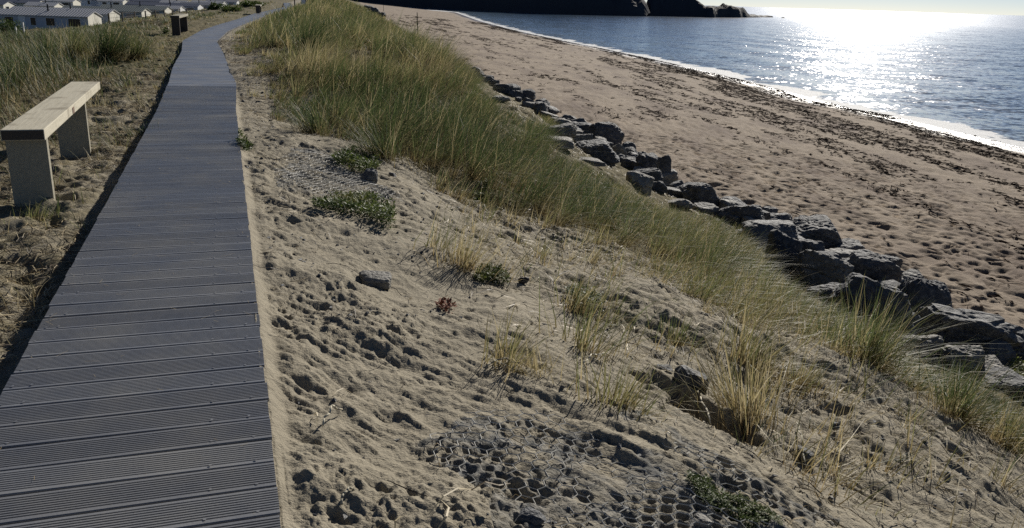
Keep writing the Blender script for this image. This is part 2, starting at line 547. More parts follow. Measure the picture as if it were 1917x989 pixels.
def detail_z(x, y, r):
    """fine relief added to z_base (footprints, ripples, pits) and the surface masks"""
    xp = line(PC, y); xb = line(BLs, y); xw = np.maximum(line(WLs, y), xb + 1)
    t = x - xp; u = t / (xb - xp); q = (x - xb) / (xw - xb)
    beach = sstep(.97, 1.04, u)
    edge = xg(y)
    sandR = (t > .5) & (u < 1.02)
    cover = sstep(-.5, .5, x - edge + 1.0 * fbm(x * 1.3, y * 1.3, 41, 3)) * sandR
    leftc = .55 + .5 * sstep(1.0, 3.5, -t + 1.5 * fbm(x * .8, y * .8, 44, 3))
    leftc = np.maximum(leftc, sstep(12, 20, y))
    cover = np.where(t < -.5, leftc, cover)
    near = 1 - sstep(26, 60, r)
    bare = sandR * (1 - .55 * cover)
    d = np.zeros_like(x)
    fade = sstep(.5, .66, t)
    wob = fbm(x * .9, y * .9, 51, 3)
    x2, y2 = x + .10 * fbm(x * 5, y * 5, 21, 2), y + .10 * fbm(x * 5, y * 5, 25, 2)
    x4, y4 = x + .05 * fbm(x * 13, y * 13, 27, 2), y + .05 * fbm(x * 13, y * 13, 29, 2)
    act = sstep(-.25, .25, wob)
    n1 = dents(x4, y4, .27, .34, .055, 100, .3, 1.3) * .046 * act
    n2 = dents(x4, y4, .14, .40, .028, 200, -.2, 1.2) * .024 * (.3 + .7 * act)
    n3 = dents(x4, y4, .85, .22, .085, 300, .5, 1.8) * .05
    n4 = dents(x4, y4, .075, .5, .017, 350) * .016 * sstep(-.2, .2, fbm(x * 1.7, y * 1.7, 355, 2))
    lump = fbm(x * 1.6, y * 1.6, 61, 3) * .075 + fbm(x * 9, y * 9, 65, 3) * .014
    ga, gb = x * .80 - y * .6, x * .6 + y * .80
    crumb = np.abs(fbm(ga * 15, gb * 32, 66, 3)) * .024 * (.25 + .75 * act) + fbm(ga * 40, gb * 70, 69, 2) * .006
    mid = sstep(.16, .34, u + .12 * fbm(x * .8, y * .8, 181, 2)) * (.35 + .65 * sstep(-.25, .15, fbm(x * .7, y * .7, 185, 3)))
    n1 = n1 + n4 + crumb + mid * (np.abs(fbm(ga * 5, gb * 11, 187, 4)) * .075 + dents(x4, y4, .12, .5, .026, 190, .6, 1.6) * .022)
    a = x * .80 - y * .6; b = x * .6 + y * .80      # drag lines running down the slope
    rip = (fbm(a * 2.6, b * 12, 71, 4) * .026 + np.abs(fbm(a * 4, b * 22, 73, 3)) * .026) * sstep(-.15, .3, fbm(x * .55, y * .55, 75, 2) + .12 + .5 * sstep(.3, .7, u))
    d += bare * fade * (n1 + n2 + n3 + lump + rip)
    d += sandR * cover * fade * (fbm(x * 2.5, y * 2.5, 81, 4) * .12)
    for hx, hy, ra, rb, dp in HOLLOWS:
        ha, hb = x - hx + .22 * fbm(x * 5, y * 5, 161, 5, .6), y - hy + .22 * fbm(x * 5, y * 5, 165, 5, .6)
        dd = np.hypot((ha * .8 - hb * .6) / ra, (ha * .6 + hb * .8) / rb)
        d = d * np.where(dd < 1.1, .9, 1) - dp * (1 - sstep(.4, 1.15, dd)) * (1 + .5 * fbm(x * 8, y * 8, 168, 3))
    # gabion: pits inside each cell
    gab = np.zeros_like(x)
    for P, c in zip(GAB, GAB_C):
        k = in_poly(x + .12 * vnoise(x * 6, y * 6, 91), y + .12 * vnoise(x * 6, y * 6, 92), P)
        if k.any():
            hd = hex_dist(x, y, c)
            amt = 1.25 * np.clip(1.6 * fbm(x * 3.1, y * 3.1, 95, 2) + .42, 0, 1)
            d += np.where(k, -.036 * amt * (1 - sstep(.2, .95, hd / (HEXS * .82))) - .3 * lump, 0)
            gab = np.maximum(gab, k * 1.0)
    # left of the boardwalk
    lf = (t < -.55) * sstep(.55, .8, -t)
    d += lf * (fbm(x * 3, y * 3, 31, 4) * .09 + dents(x2, y2, .22, .5, .06, 400) * .04 + fbm(x * 14, y * 14, 36, 2) * .025) * np.where(r < 60, 1, 0)
    # beach: trampled sand close to the rocks, smoother toward the wash
    bq = beach * (1 - sstep(.75, .95, q))
    trod = 1 - .62 * sstep(.25, .6, q + .25 * fbm(x * .12, y * .12, 121, 2))
    x3, y3 = x + .35 * fbm(x * 1.7, y * 1.7, 131, 2), y + .35 * fbm(x * 1.7, y * 1.7, 135, 2)
    d += bq * trod * (dents(x3, y3, .28, .85, .09, 500, .3, 1.4) * .075 + dents(x3, y3, .5, .5, .13, 520, -.4, 1.5) * .05) * near
    d += bq * (fbm(x * .9, y * .9, 141, 4) * .07 + fbm(x * 2.5, y * 1.2, 145, 3) * .06) * (1 - sstep(60, 160, r) * .6)
    wet = beach * sstep(.86, .97, q + .06 * fbm(x * .3, y * .15, 151, 3))
    bed = np.abs(t) < .56
    d = np.where(bed & (y < 130), 0, d)
    lip = .503
    sp = (t > lip) & (t < .75) & (y < 16) & (y > .5)
    k = sstep(.51, .60, t)
    zt = -.004 + .012 * np.clip(fbm(x * 4, y * 4, 177, 3), -.6, 1)
    d = np.where(sp, d * k + (zt - z_base(x, y)) * (1 - k), d)
    return d, cover, beach, gab, wet, u


# ------------------------------------------------------------------ ground + beach : one radial sheet, split along the rocks
az = np.concatenate([np.arange(-180, -42, 3.0), np.arange(-42, -38, .5), np.arange(-38, 38, .09), np.arange(38, 42, .5), np.arange(42, 180, 3.0)])
rr = [.25]
while rr[-1] < 6000:
    c = rr[-1]
    rr.append(c * (1.12 if c < 1.7 else 1.0046 if c < 8 else 1.0032 if c < 34 else 1.0075 if c < 110 else 1.02 if c < 400 else 1.15))
rr = np.array(rr)
A, RR = np.meshgrid(np.radians(az), rr)
X = RR * np.sin(A); Y = RR * np.cos(A)
Zb = z_base(X, Y)
dz, cover, beachm, gabm, wetm, um = detail_z(X.ravel(), Y.ravel(), RR.ravel())
Zt = Zb + dz.reshape(X.shape)
V = np.stack([X, Y, Zt], -1).reshape(-1, 3)
na, nr = len(az), len(rr)
I, J = np.meshgrid(np.arange(na), np.arange(nr - 1))
I2 = (I + 1) % na
FQ = np.stack([J * na + I, J * na + I2, (J + 1) * na + I2, (J + 1) * na + I], -1).reshape(-1, 4)
isb = um[FQ[:, 0]] > 1.03


def sub_mesh(name, sel, kind='structure'):
    Fs = FQ[sel]
    used = np.unique(Fs); mp = np.zeros(len(V), np.int64); mp[used] = np.arange(len(used))
    me = np_mesh(name, V[used], mp[Fs][:, ::-1], SAND, True,
                 {'cover': cover[used], 'beach': beachm[used], 'gab': gabm[used], 'wet': wetm[used]})
    return tag(link(name, me), kind=kind)


sub_mesh('ground', ~isb)
sub_mesh('beach', isb)


def ground_z(x, y):
    x = np.atleast_1d(np.asarray(x, float)); y = np.atleast_1d(np.asarray(y, float))
    return z_base(x, y) + detail_z(x, y, np.hypot(x, y))[0]


# ------------------------------------------------------------------ sea
saz = np.concatenate([np.arange(-70, -38, 2.), np.arange(-38, 38, .22), np.arange(38, 182, 2.)])
sr = [18.0]
while sr[-1] < 40000: sr.append(sr[-1] * (1.006 if sr[-1] < 220 else 1.02 if sr[-1] < 900 else 1.2))
sr = np.array(sr)
A, RR = np.meshgrid(np.radians(saz), sr)
X = RR * np.sin(A); Y = RR * np.cos(A)
sh = X - line(WLs, Y)
sh = np.where(Y > 470, np.maximum(sh, X + 60), sh)
swell = .05 * np.sin(sh * .55 + 2 * fbm(X * .03, Y * .03, 5, 2)) * sstep(0, 6, sh) * (1 - sstep(150, 400, RR))
brk = .22 * np.exp(-((sh - 6.3 + 3 * fbm(X * .08, Y * .05, 8, 2)) / .8) ** 2) * sstep(.02, .25, fbm(X * .02, Y * .022, 9, 2)) * sstep(85, 120, Y) * (1 - sstep(190, 240, Y))
Zs = SEA_Z + swell + brk
V2 = np.stack([X, Y, Zs], -1).reshape(-1, 3)
na2, nr2 = len(saz), len(sr)
I, J = np.meshgrid(np.arange(na2 - 1), np.arange(nr2 - 1))
FS = np.stack([J * na2 + I, (J + 1) * na2 + I, (J + 1) * na2 + I + 1, J * na2 + I + 1], -1).reshape(-1, 4)
shf = sh.ravel()
keep = (shf[FS].max(1) > -4)
FS = FS[keep][:, ::-1]
used = np.unique(FS); mp = np.zeros(len(V2), np.int64); mp[used] = np.arange(len(used))
# shore distance is roughly perpendicular: scale by the local slope of the wash line
perp = sh / np.sqrt(1 + ((line(WLs, Y + 1) - line(WLs, Y - 1)) / 2) ** 2)
me = np_mesh('sea', V2[used], mp[FS][:, ::-1], SEA, True, {'shore': np.clip(perp.ravel()[used], -5, 400)})
me.flip_normals() if me.polygons[0].normal.z < 0 else None
tag(link('sea', me), kind='structure')

# ------------------------------------------------------------------ boardwalk
def deck():
    PITCH, GAPW, HW = .165, .011, .5
    pts = [Vector((x, y, 0)) for x, y in PC if y < 131]
    segs = []
    S = [0.0]
    for a, b in zip(pts, pts[1:]): S.append(S[-1] + (b - a).length)

    def P(s):
        for i in range(len(pts) - 1):
            if s <= S[i + 1] or i == len(pts) - 2:
                k = (s - S[i]) / (S[i + 1] - S[i])
                return pts[i].lerp(pts[i + 1], k)
    prof = [(0, -.035), (0, -.002), (.003, 0), (.020, 0)]
    gx = .020
    while gx < PITCH - GAPW - .010:
        prof += [(gx + .001, -.008), (gx + .0066, -.008), (gx + .0078, 0), (gx + .0140, 0)]
        gx += .0140
    prof += [(PITCH - GAPW - .002, 0), (PITCH - GAPW, -.003), (PITCH - GAPW, -.035)]
    plain = [(0, -.035), (0, -.003), (.003, 0), (PITCH - GAPW - .003, 0), (PITCH - GAPW, -.003), (PITCH - GAPW, -.035)]
    vs, fs, pk = [], [], []
    s = .3
    n = 0
    while s < S[-1] - .3:
        p0, p1 = P(s), P(s + PITCH)
        dy = p0.y
        pr = prof if 1.2 < dy < 14.5 else plain
        d0 = (P(s + .6) - P(s - .3)); d0.normalize()
        nrm = Vector((d0.y, -d0.x, 0))
        lj, rj = random.uniform(-.004, .004), random.uniform(-.004, .004)
        tz = random.uniform(-.0025, .0025)
        tint = random.random()
        w = HW + .05 * float(sstep(11, 15, dy) * (1 - sstep(17, 24, dy)))
        b = len(vs)
        m = len(pr)
        for q, (a, z) in enumerate(pr):
            c = p0 + d0 * a
            vs.append(c - nrm * (w + lj) + Vector((0, 0, z + tz))); vs.append(c + nrm * (w + rj) + Vector((0, 0, z - tz)))
            pk += [tint, tint]
        for q in range(m - 1): fs.append((b + 2 * q, b + 2 * q + 1, b + 2 * q + 3, b + 2 * q + 2))
        # ends
        for e in (0, 1):
            base = b + e
            fs.append(tuple(base + 2 * q for q in (range(m) if e else range(m - 1, -1, -1))))
        s += PITCH + (.012 if n == 44 else 0)
        n += 1
    # fascia boards along both edges, set in from the plank ends
    for e in (-1, 1):
        prev = None
        for k in np.arange(.3, S[-1] - .3, .5):
            d0 = (P(k + .6) - P(k - .3)); d0.normalize(); nrm = Vector((d0.y, -d0.x, 0))
            c = P(k) + nrm * e * (HW - .03)
            b = len(vs)
            vs += [c + Vector((0, 0, -.036)), c + Vector((0, 0, -.22)), c - nrm * e * .05 + Vector((0, 0, -.036))]
            pk += [.2] * 3
            if prev is not None:
                fs += [(prev, prev + 1, b + 1, b), (prev, b, b + 2, prev + 2)]
            prev = b
    # screw heads, two rows
    s = .3 + PITCH * .14; n = 0
    while P(s).y < 9:
        if P(s).y > 1.5:
            d0 = (P(s + .6) - P(s - .3)); d0.normalize(); nrm = Vector((d0.y, -d0.x, 0))
            for off in (-.47, -.40, .285, .43):
                c = P(s + random.uniform(-.004, .004)) + nrm * (off + random.uniform(-.01, .01))
                b = len(vs)
                for q in range(8): vs.append(c + Vector((math.cos(q * .785) * .0055, math.sin(q * .785) * .0055, .0035)))
                pk += [1.0 if random.random() < .6 else 0.0] * 8
                fs.append(tuple(range(b, b + 8)))
        s += PITCH + (.012 if n == 44 else 0); n += 1
    me = bpy.data.meshes.new('boardwalk')
    me.from_pydata([tuple(v) for v in vs], [], fs)
    at = me.attributes.new('plank', 'FLOAT', 'POINT'); at.data.foreach_set('value', pk)
    me.materials.append(DECK)
    bm = bmesh.new(); bm.from_mesh(me); bmesh.ops.recalc_face_normals(bm, faces=bm.faces); bm.to_mesh(me); bm.free()
    return tag(link('boardwalk', me), kind='structure')


deck()

# ------------------------------------------------------------------ grass blades
def blades(P, H, azm, lean, bend, W, tint, nseg=3):
    N = len(P)
    lv = []
    dirx, diry = np.cos(azm), np.sin(azm)
    sa = azm + np.pi / 2 + rng.normal(0, .6, N)
    sx, sy = np.cos(sa), np.sin(sa)
    tt, al = [], []
    for k in range(nseg + 1):
        s = k / nseg
        hd = H * (lean * s + bend * s * s)
        vz = H * s * np.clip(1 - .28 * (lean + bend) ** 2 * s, .15, 1)
        w = W * (1 - s ** 1.6) * .5 + W * .05
        c = P + np.stack([dirx * hd, diry * hd, vz], 1)
        o = np.stack([sx * w, sy * w, np.zeros(N)], 1)
        lv += [c - o, c + o]
        tt += [tint, tint]; al += [np.full(N, s)] * 2
    V = np.stack(lv, 1)
    base = np.arange(N)[:, None] * (2 * (nseg + 1))
    q = np.array([[2 * k, 2 * k + 1, 2 * k + 3, 2 * k + 2] for k in range(nseg)])
    Fq = (base[:, :, None] + q[None]).reshape(-1, 4)
    return V.reshape(-1, 3), Fq, np.stack(tt, 1).ravel(), np.stack(al, 1).ravel()


def grass_mesh(name, parts, mat):
    Vs, Fs, T, A_ = [], [], [], []
    off = 0
    for v, f, t, a in parts:
        Vs.append(v); Fs.append(f + off); T.append(t); A_.append(a); off += len(v)
    return np_mesh(name, np.concatenate(Vs), np.concatenate(Fs), mat, False, {'tint': np.concatenate(T), 'along': np.concatenate(A_)})


def tufts(cx, cy, nb, hgt, spread, green, dist, windaz=.25, lean=(.05, .45), zc=None, straw=.18):
    """clumps at (cx,cy): nb blades each, hgt and green per clump"""
    idx = np.repeat(np.arange(len(cx)), nb)
    N = len(idx)
    ra = rng.uniform(0, 2 * np.pi, N); rad = np.abs(rng.normal(0, 1, N)) * spread[idx]
    x = cx[idx] + np.cos(ra) * rad; y = cy[idx] + np.sin(ra) * rad
    z = z_base(x, y) - .03
    H = hgt[idx] * rng.uniform(.45, 1.1, N)
    # radiating + wind
    vx = np.cos(ra) * rng.uniform(.1, 1, N) + .75 * math.cos(windaz) + rng.normal(0, .25, N)
    vy = np.sin(ra) * rng.uniform(.1, 1, N) + .75 * math.sin(windaz) + rng.normal(0, .25, N)
    azm = np.arctan2(vy, vx)
    ln = rng.uniform(lean[0], lean[1], N) * np.clip(np.hypot(vx, vy), .3, 1.4)
    bd = np.where(rng.random(N) < .16, rng.uniform(.7, 1.3, N), rng.uniform(.05, .7, N) ** 1.4)
    dead = rng.random(N) < .2                            # broken and dead blades lying low in the clump
    H = np.where(dead, H * .55, H); ln = np.where(dead, rng.uniform(.6, 1.5, N), ln)
    W = np.maximum(rng.uniform(.0028, .0085, N), dist[idx] * .00055 * rng.uniform(.7, 1.3, N))
    t = green[idx] + rng.normal(0, .13, N)
    t = np.where(dead | (rng.random(N) < straw * .6), rng.uniform(.75, 1, N), t)
    return blades(np.stack([x, y, z], 1), H, azm, ln, bd, W, np.clip(t, 0, 1))


def green_of(x, y):
    return np.clip(.42 + .75 * fbm(x * .4, y * .4, 301, 3) + .5 * fbm(x * 1.6, y * 1.6, 305, 2), .03, .88)


# how high the swathe stands against the rocks (plan of where the grass thins out, taken from the photograph)
GT = np.array([(700, -60), (860, 108), (882, 128), (905, 165), (960, 203), (1000, 218), (1035, 225), (1040, 268), (1060, 288), (1100, 308), (1150, 333), (1200, 365), (1260, 388), (1330, 405),
               (1390, 425), (1440, 482), (1470, 520), (1530, 545), (1600, 575), (1640, 598), (1700, 655), (1760, 695), (1810, 672), (1850, 725), (1920, 765), (2100, 880)])


def to_px(P):
    Q = P - CAM
    z = Q @ Fv
    return 958.5 + FPX * (Q @ Rv) / z, 494.5 - FPX * (Q @ Uv) / z


# the swathe along the dune
def swathe():
    parts = []
    for y0, y1, dens, nb, hs in ((2, 10, 17, 50, .72), (10, 17, 16, 50, .78), (17, 27, 11, 44, .78), (27, 45, 6, 36, .76), (45, 95, 2.0, 26, .76), (95, 260, .34, 22, .85)):
        w = 16 if y0 < 60 else 30
        n = int(dens * (y1 - y0) * w)
        y = rng.uniform(y0, y1, n); x = xg(y) + rng.uniform(-1.2, w - 1.2, n)
        xb = line(BLs, y)
        e = x - xg(y) + .25 + .9 * fbm(x * .9, y * .9, 311, 3)
        # thin out near the bare edge and stop on the rocks
        gap = fbm(x * .8, y * .8, 321, 3)
        ok = (x < line(BLs, y) - .2 - .4 * rng.random(n)) & (x > line(PC, y) + .75) & (e > rng.uniform(-.6, np.where(y < 17, .6, 1.2), n)) & ((gap > -.2 + .25 * rng.random(n) - .2 - .2 * (y < 15)) | (y > 40))
        # bare pocket in the middle distance
        x, y, e = x[ok], y[ok], e[ok]
        hh = hs * rng.uniform(.7, 1.15, n)[ok] * (.58 + 1.0 * np.clip(fbm(x * .7, y * .7, 331, 3) + .35, 0, 1)) * np.clip(.55 + .5 * e, .5, 1)
        t = np.clip((x - line(PC, y)) / 2.2, 0.35, 1); hh *= t
        zb = z_base(x, y); ok = np.zeros(len(x), bool); jit = 9 * rng.random(len(x)); h0 = hh.copy()
        for k in (1, .8, .6, .45, .32, .2):                 # shorter plants on the windy edge above the rocks
            qx, qy = to_px(np.stack([x + .25 * k * h0, y, zb + .85 * k * h0], 1))
            fit = ~ok & ((qx < 860) | (qy > np.interp(qx, GT[:, 0], GT[:, 1]) - jit))
            hh[fit] = k * h0[fit]; ok |= fit
        x, y, e, hh = x[ok], y[ok], e[ok], hh[ok]
        g = np.clip(green_of(x, y) - .10 * (y < 14) + .18 * (1 - np.clip(e, 0, 1)), 0, 1)
        dist = np.hypot(x, y)
        parts.append(tufts(x, y, nb, hh, np.full(len(x), .06) + .06 * (dist > 25), g, dist, windaz=.15, lean=(.08, .68), straw=.26))
    return parts


o = link('marram_grass', grass_mesh('marram_grass', swathe(), GRASS))
tag(o, 'swathe of olive green marram grass covering the dune crest between boardwalk and boulders', 'grass', kind='stuff')


# meadow left of the boardwalk
def meadow():
    parts = []
    for y0, y1, w, dens, nb in ((2.2, 9, 5, 9, 10), (9, 18, 9, 9, 22), (18, 34, 14, 7, 22), (34, 70, 30, 2.2, 22), (70, 150, 60, .35, 24)):
        n = int(dens * (y1 - y0) * w)
        y = rng.uniform(y0, y1, n); d = rng.uniform(.55, w, n); x = line(PC, y) - d
        tall = sstep(1.6, 3.6, d + 1.5 * fbm(x * .6, y * .6, 401, 3)) * sstep(7, 11, y) * (1 - .6 * sstep(24, 40, y))
        keepp = rng.random(n) < np.where(y < 9, .45 + .5 * (fbm(x * 1.2, y * 1.2, 405, 3) > .05) + .4 * sstep(1.9, 3.0, d), .75 + .25 * tall)
        x, y, d, tall = x[keepp], y[keepp], d[keepp], tall[keepp]
        # nothing grows through the bench
        hh = ((.13 + .12 * rng.random(len(x))) * (1 - .65 * sstep(18, 36, y)) + .55 * tall * (.5 + 1.0 * np.clip(fbm(x * .8, y * .8, 411, 2) + .4, 0, 1)))
        g = np.clip(.40 + .9 * fbm(x * .5, y * .5, 421, 3) - .26 * tall, .0, .95)
        dist = np.hypot(x, y)
        parts.append(tufts(x, y, nb, hh, np.full(len(x), .12), g, dist, windaz=2.6, lean=(.1, .9), straw=.22))
    return parts


o = link('meadow_grass', grass_mesh('meadow_grass', meadow(), GRASS))
tag(o, 'rough green and straw coloured grass on the landward side of the boardwalk', 'grass', kind='stuff')


# sparse seedlings over the bare slope
def sparse():
    n = 4200
    y = rng.uniform(3.4, 15, n); x = line(PC, y) + rng.uniform(.8, 10, n)
    e = x - xg(y)
    u = (x - line(PC, y)) / (line(BLs, y) - line(PC, y))
    ok = (e < .2) & (e > -4.5) & (u > .22) & (rng.random(n) < np.exp(e * .45)) & (fbm(x * .9, y * .9, 431, 2) > -.15)
    x, y = x[ok], y[ok]
    hh = rng.uniform(.12, .38, len(x))
    return [tufts(x, y, 12, hh, np.full(len(x), .05), np.clip(rng.normal(.6, .2, len(x)), 0, 1), np.hypot(x, y), windaz=.3, lean=(.1, .8), straw=.4)]


o = link('sparse_grass', grass_mesh('sparse_grass', sparse(), GRASS))
tag(o, 'thin scattered blades of grass coming up through the bare sand slope', 'grass', kind='stuff')


# dry litter lying on the sand
def litter():
    xs, ys = [], []
    n = 46000
    y = 1.8 + 16 * rng.random(n) ** 1.5; d = rng.uniform(.56, 6, n); x = line(PC, y) - d
    k = rng.random(n) < np.clip(.55 + 1.2 * fbm(x * 1.1, y * 1.1, 501, 3), .08, 1)
    xs.append(x[k]); ys.append(y[k])
    n = 60000
    y = 2 + 26 * rng.random(n) ** 1.2; x = line(PC, y) + rng.uniform(.6, 11, n)
    e = x - xg(y)
    pr = np.exp(-np.abs(np.minimum(e, 0)) / .55) * (e < .6) + .14 + .30 * sstep(1.6, 3.5, x - line(PC, y)) + .5 * sstep(9, 14, y) * (e < 0)
    k = (rng.random(n) < pr * np.clip(.6 + 1.0 * fbm(x, y, 505, 3), .1, 1)) & (x < line(BLs, y) - .8)
    xs.append(x[k]); ys.append(y[k])
    x = np.concatenate(xs); y = np.concatenate(ys)
    N = len(x)
    z = ground_z(x, y)
    L = rng.uniform(.05, .26, N); a = rng.uniform(0, 2 * np.pi, N); cv = rng.normal(0, .5, N)
    W = np.maximum(rng.uniform(.002, .0065, N), np.hypot(x, y) * .00042)
    lv, tt = [], []
    tint = rng.random(N)
    hgt = rng.uniform(.003, .03, N)
    for kk in range(4):
        s = kk / 3
        aa = a + cv * (s - .5)
        px = x + np.cos(aa) * L * (s - .5); py = y + np.sin(aa) * L * (s - .5)
        pz = ground_z(px, py) + .006 + hgt * 4 * s * (1 - s)
        w = W * (.5 if kk in (1, 2) else .25)
        ox, oy = -np.sin(aa) * w, np.cos(aa) * w
        lv += [np.stack([px - ox, py - oy, pz], 1), np.stack([px + ox, py + oy, pz + .002], 1)]
        tt += [tint, tint]
    V = np.stack(lv, 1)
    q = np.array([[2 * k, 2 * k + 1, 2 * k + 3, 2 * k + 2] for k in range(3)])
    Fq = ((np.arange(N)[:, None] * 8)[:, :, None] + q[None]).reshape(-1, 4)
    return V.reshape(-1, 3), Fq, np.stack(tt, 1).ravel(), np.zeros(N * 8)


o = link('dry_grass_litter', grass_mesh('dry_grass_litter', [litter()], STRAW))
tag(o, 'loose pale straw of dead marram lying over the sand', 'dry grass', kind='stuff')


# straw blown onto the deck
def deck_straw():
    n = 150
    y = 2 + 13 * rng.random(n); t = np.clip(rng.normal(0, .4, n), -.48, .48)
    x = line(PC, y) + t
    L = rng.uniform(.008, .035, n); a = rng.uniform(0, 6.28, n); W = np.maximum(.0014, np.hypot(x, y) * .0003)
    V = np.stack([np.stack([x - np.cos(a) * L - np.sin(a) * W * k, y - np.sin(a) * L + np.cos(a) * W * k, np.full(n, .0052)], 1) for k in (-.5, .5)] +
                 [np.stack([x + np.cos(a) * L - np.sin(a) * W * k, y + np.sin(a) * L + np.cos(a) * W * k, np.full(n, .007)], 1) for k in (.5, -.5)], 1)
    return V.reshape(-1, 3), np.arange(n * 4).reshape(-1, 4), np.repeat(rng.uniform(.5, 1, n), 4), np.zeros(n * 4)


o = link('blown_straw', grass_mesh('blown_straw', [deck_straw()], STRAW))
tag(o, 'bits of pale straw blown onto the grey boardwalk planks', 'dry grass', kind='stuff')

# ------------------------------------------------------------------ single tussocks at the foot of the swathe
TUSS = [  # px of the foot, height px, blades, green, wind, label
    (1622, 690, 150, 420, .42, .1, 'big olive marram tussock fanning out in front of the largest flat boulder'),
    (1795, 790, 125, 330, .30, .2, 'upright bluish green tussock just below the pale rounded slab near the right edge'),
    (1885, 845, 110, 260, .66, .2, 'straw coloured tussock at the right edge of the photo on the sand slope'),
    (1390, 790, 150, 230, .78, 1.9, 'brown dying tussock hanging over the dark hollow beside the embedded rock'),
    (1400, 690, 120, 240, .62, .3, 'olive and brown tussock on the bare slope right of the embedded rock'),
    (1155, 765, 105, 150, .60, .5, 'small yellow green tussock on its own just above the wire mesh'),
    (950, 690, 105, 110, .70, .5, 'thin reddish tussock over the dark hollow in the middle of the sand slope'),
    (1000, 705, 75, 110, .88, 2.6, 'low rust brown tussock right beside the thin reddish one'),
    (1095, 660, 120, 130, .50, .4, 'sparse green tussock of long upright blades in the middle of the slope'),
    (870, 500, 85, 190, .80, .4, 'bushy brown tussock beside the dark hole on the upper sand slope'),
    (820, 475, 95, 90, .45, .3, 'few tall thin green stalks left of the bushy brown tussock'),
    (1265, 640, 60, 100, .35, .6, 'small green tussock growing on the sand above the embedded rock'),
    (1500, 720, 70, 120, .72, .5, 'short straw tussock on the slope left of the big olive one'),
    (1085, 580, 85, 120, .60, .3, 'thin straw tussock below the edge of the grass swathe at mid slope'),
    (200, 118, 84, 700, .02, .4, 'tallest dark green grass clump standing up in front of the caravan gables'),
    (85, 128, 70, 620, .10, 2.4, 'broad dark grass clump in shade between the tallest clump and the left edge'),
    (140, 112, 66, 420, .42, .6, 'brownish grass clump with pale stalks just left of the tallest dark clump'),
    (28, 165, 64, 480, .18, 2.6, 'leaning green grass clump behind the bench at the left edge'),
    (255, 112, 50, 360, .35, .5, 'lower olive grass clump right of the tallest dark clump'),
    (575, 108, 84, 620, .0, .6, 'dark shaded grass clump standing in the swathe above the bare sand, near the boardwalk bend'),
    (590, 255, 75, 420, .10, 2.8, 'dark drooping grass clump at the lower left corner of the swathe'),
    (715, 300, 80, 420, .22, 2.6, 'drooping grass clump with pale dead blades at the foot of the swathe'),
    (70, 412, 40, 160, .45, .5, 'sparse tuft of curved blades at the foot of the near bench leg'),
]
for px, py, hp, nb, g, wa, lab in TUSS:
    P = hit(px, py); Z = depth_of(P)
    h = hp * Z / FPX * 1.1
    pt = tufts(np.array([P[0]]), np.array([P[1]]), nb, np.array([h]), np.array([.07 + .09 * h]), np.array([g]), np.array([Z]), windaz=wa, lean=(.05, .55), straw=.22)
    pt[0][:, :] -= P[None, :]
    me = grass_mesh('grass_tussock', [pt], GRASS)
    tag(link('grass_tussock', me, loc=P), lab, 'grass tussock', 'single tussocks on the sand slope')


# ------------------------------------------------------------------ low green plants
def cushion(poly_px, n, size, h, tint):
    P = np.array([hit(*q)[:2] for q in poly_px])
    lo, hi = P.min(0), P.max(0)
    x = rng.uniform(lo[0], hi[0], n * 6); y = rng.uniform(lo[1], hi[1], n * 6)
    k = in_poly(x + .1 * vnoise(x * 7, y * 7, 7), y + .1 * vnoise(x * 7, y * 7, 8), P)
    x, y = x[k][:n], y[k][:n]
    n = len(x)
    hh = h * (1 + 1.2 * fbm(x * 4, y * 4, 15, 2))
    z = ground_z(x, y) + np.clip(hh, .01, 1) * rng.random(n) ** .6
    a = rng.uniform(0, 6.28, n); tl = rng.uniform(-.2, .9, n); L = size * rng.uniform(.5, 1.2, n); W = L * .38
    d = np.stack([np.cos(a) * np.cos(tl), np.sin(a) * np.cos(tl), np.sin(tl)], 1); s = np.stack([-np.sin(a), np.cos(a), rng.normal(0, .3, n)], 1)
    c = np.stack([x, y, z], 1)
    V = np.stack([c, c + d * (L * .5)[:, None] + s * (W * .5)[:, None], c + d * L[:, None], c + d * (L * .5)[:, None] - s * (W * .5)[:, None]], 1).reshape(-1, 3)
    t = np.repeat(np.clip(tint + .9 * fbm(x * 3, y * 3, 19, 2) + rng.normal(0, .15, n), 0, 1), 4)
    ctr = np.array([*P.mean(0), float(z_base(*P.mean(0)))])
    return V - ctr, np.arange(n * 4).reshape(-1, 4), t, ctr


PLANTS = [
    ([(625, 298), (655, 292), (705, 305), (712, 318), (690, 334), (655, 326), (632, 312)], 2600, .05, .12, .3, 'dark green cushion plant below the tall grass, beside the pointed rock'),
    ([(590, 395), (640, 382), (700, 380), (735, 405), (745, 432), (715, 440), (690, 420), (640, 410), (600, 408)], 3600, .042, .10, .35, 'wide bright green mat of low plants halfway down the sand beside the boardwalk'),
    ([(880, 512), (905, 505), (955, 522), (950, 530), (900, 527)], 1300, .03, .06, .6, 'small yellow green mat in front of the bushy brown tussock'),
    ([(1275, 905), (1310, 900), (1370, 950), (1440, 965), (1480, 1000), (1400, 1000), (1335, 960)], 3600, .016, .03, .45, 'mossy green and brown mat at the bottom edge beside the wire mesh'),
    ([(880, 360), (915, 362), (925, 378), (895, 380)], 900, .045, .10, .45, 'little green patch under the edge of the grass swathe'),
    ([(1055, 545), (1120, 555), (1130, 585), (1085, 580)], 1000, .032, .07, .55, 'thin olive green patch among stalks at mid slope'),
    ([(1880, 685), (1935, 690), (1935, 735), (1895, 725)], 1800, .06, .14, .75, 'yellow green leafy plant against the dark boulder at the right edge'),
    ([(448, 275), (468, 275), (468, 288), (448, 288)], 900, .04, .07, .1, 'tiny dark green tuft touching the right edge of the boardwalk'),
]
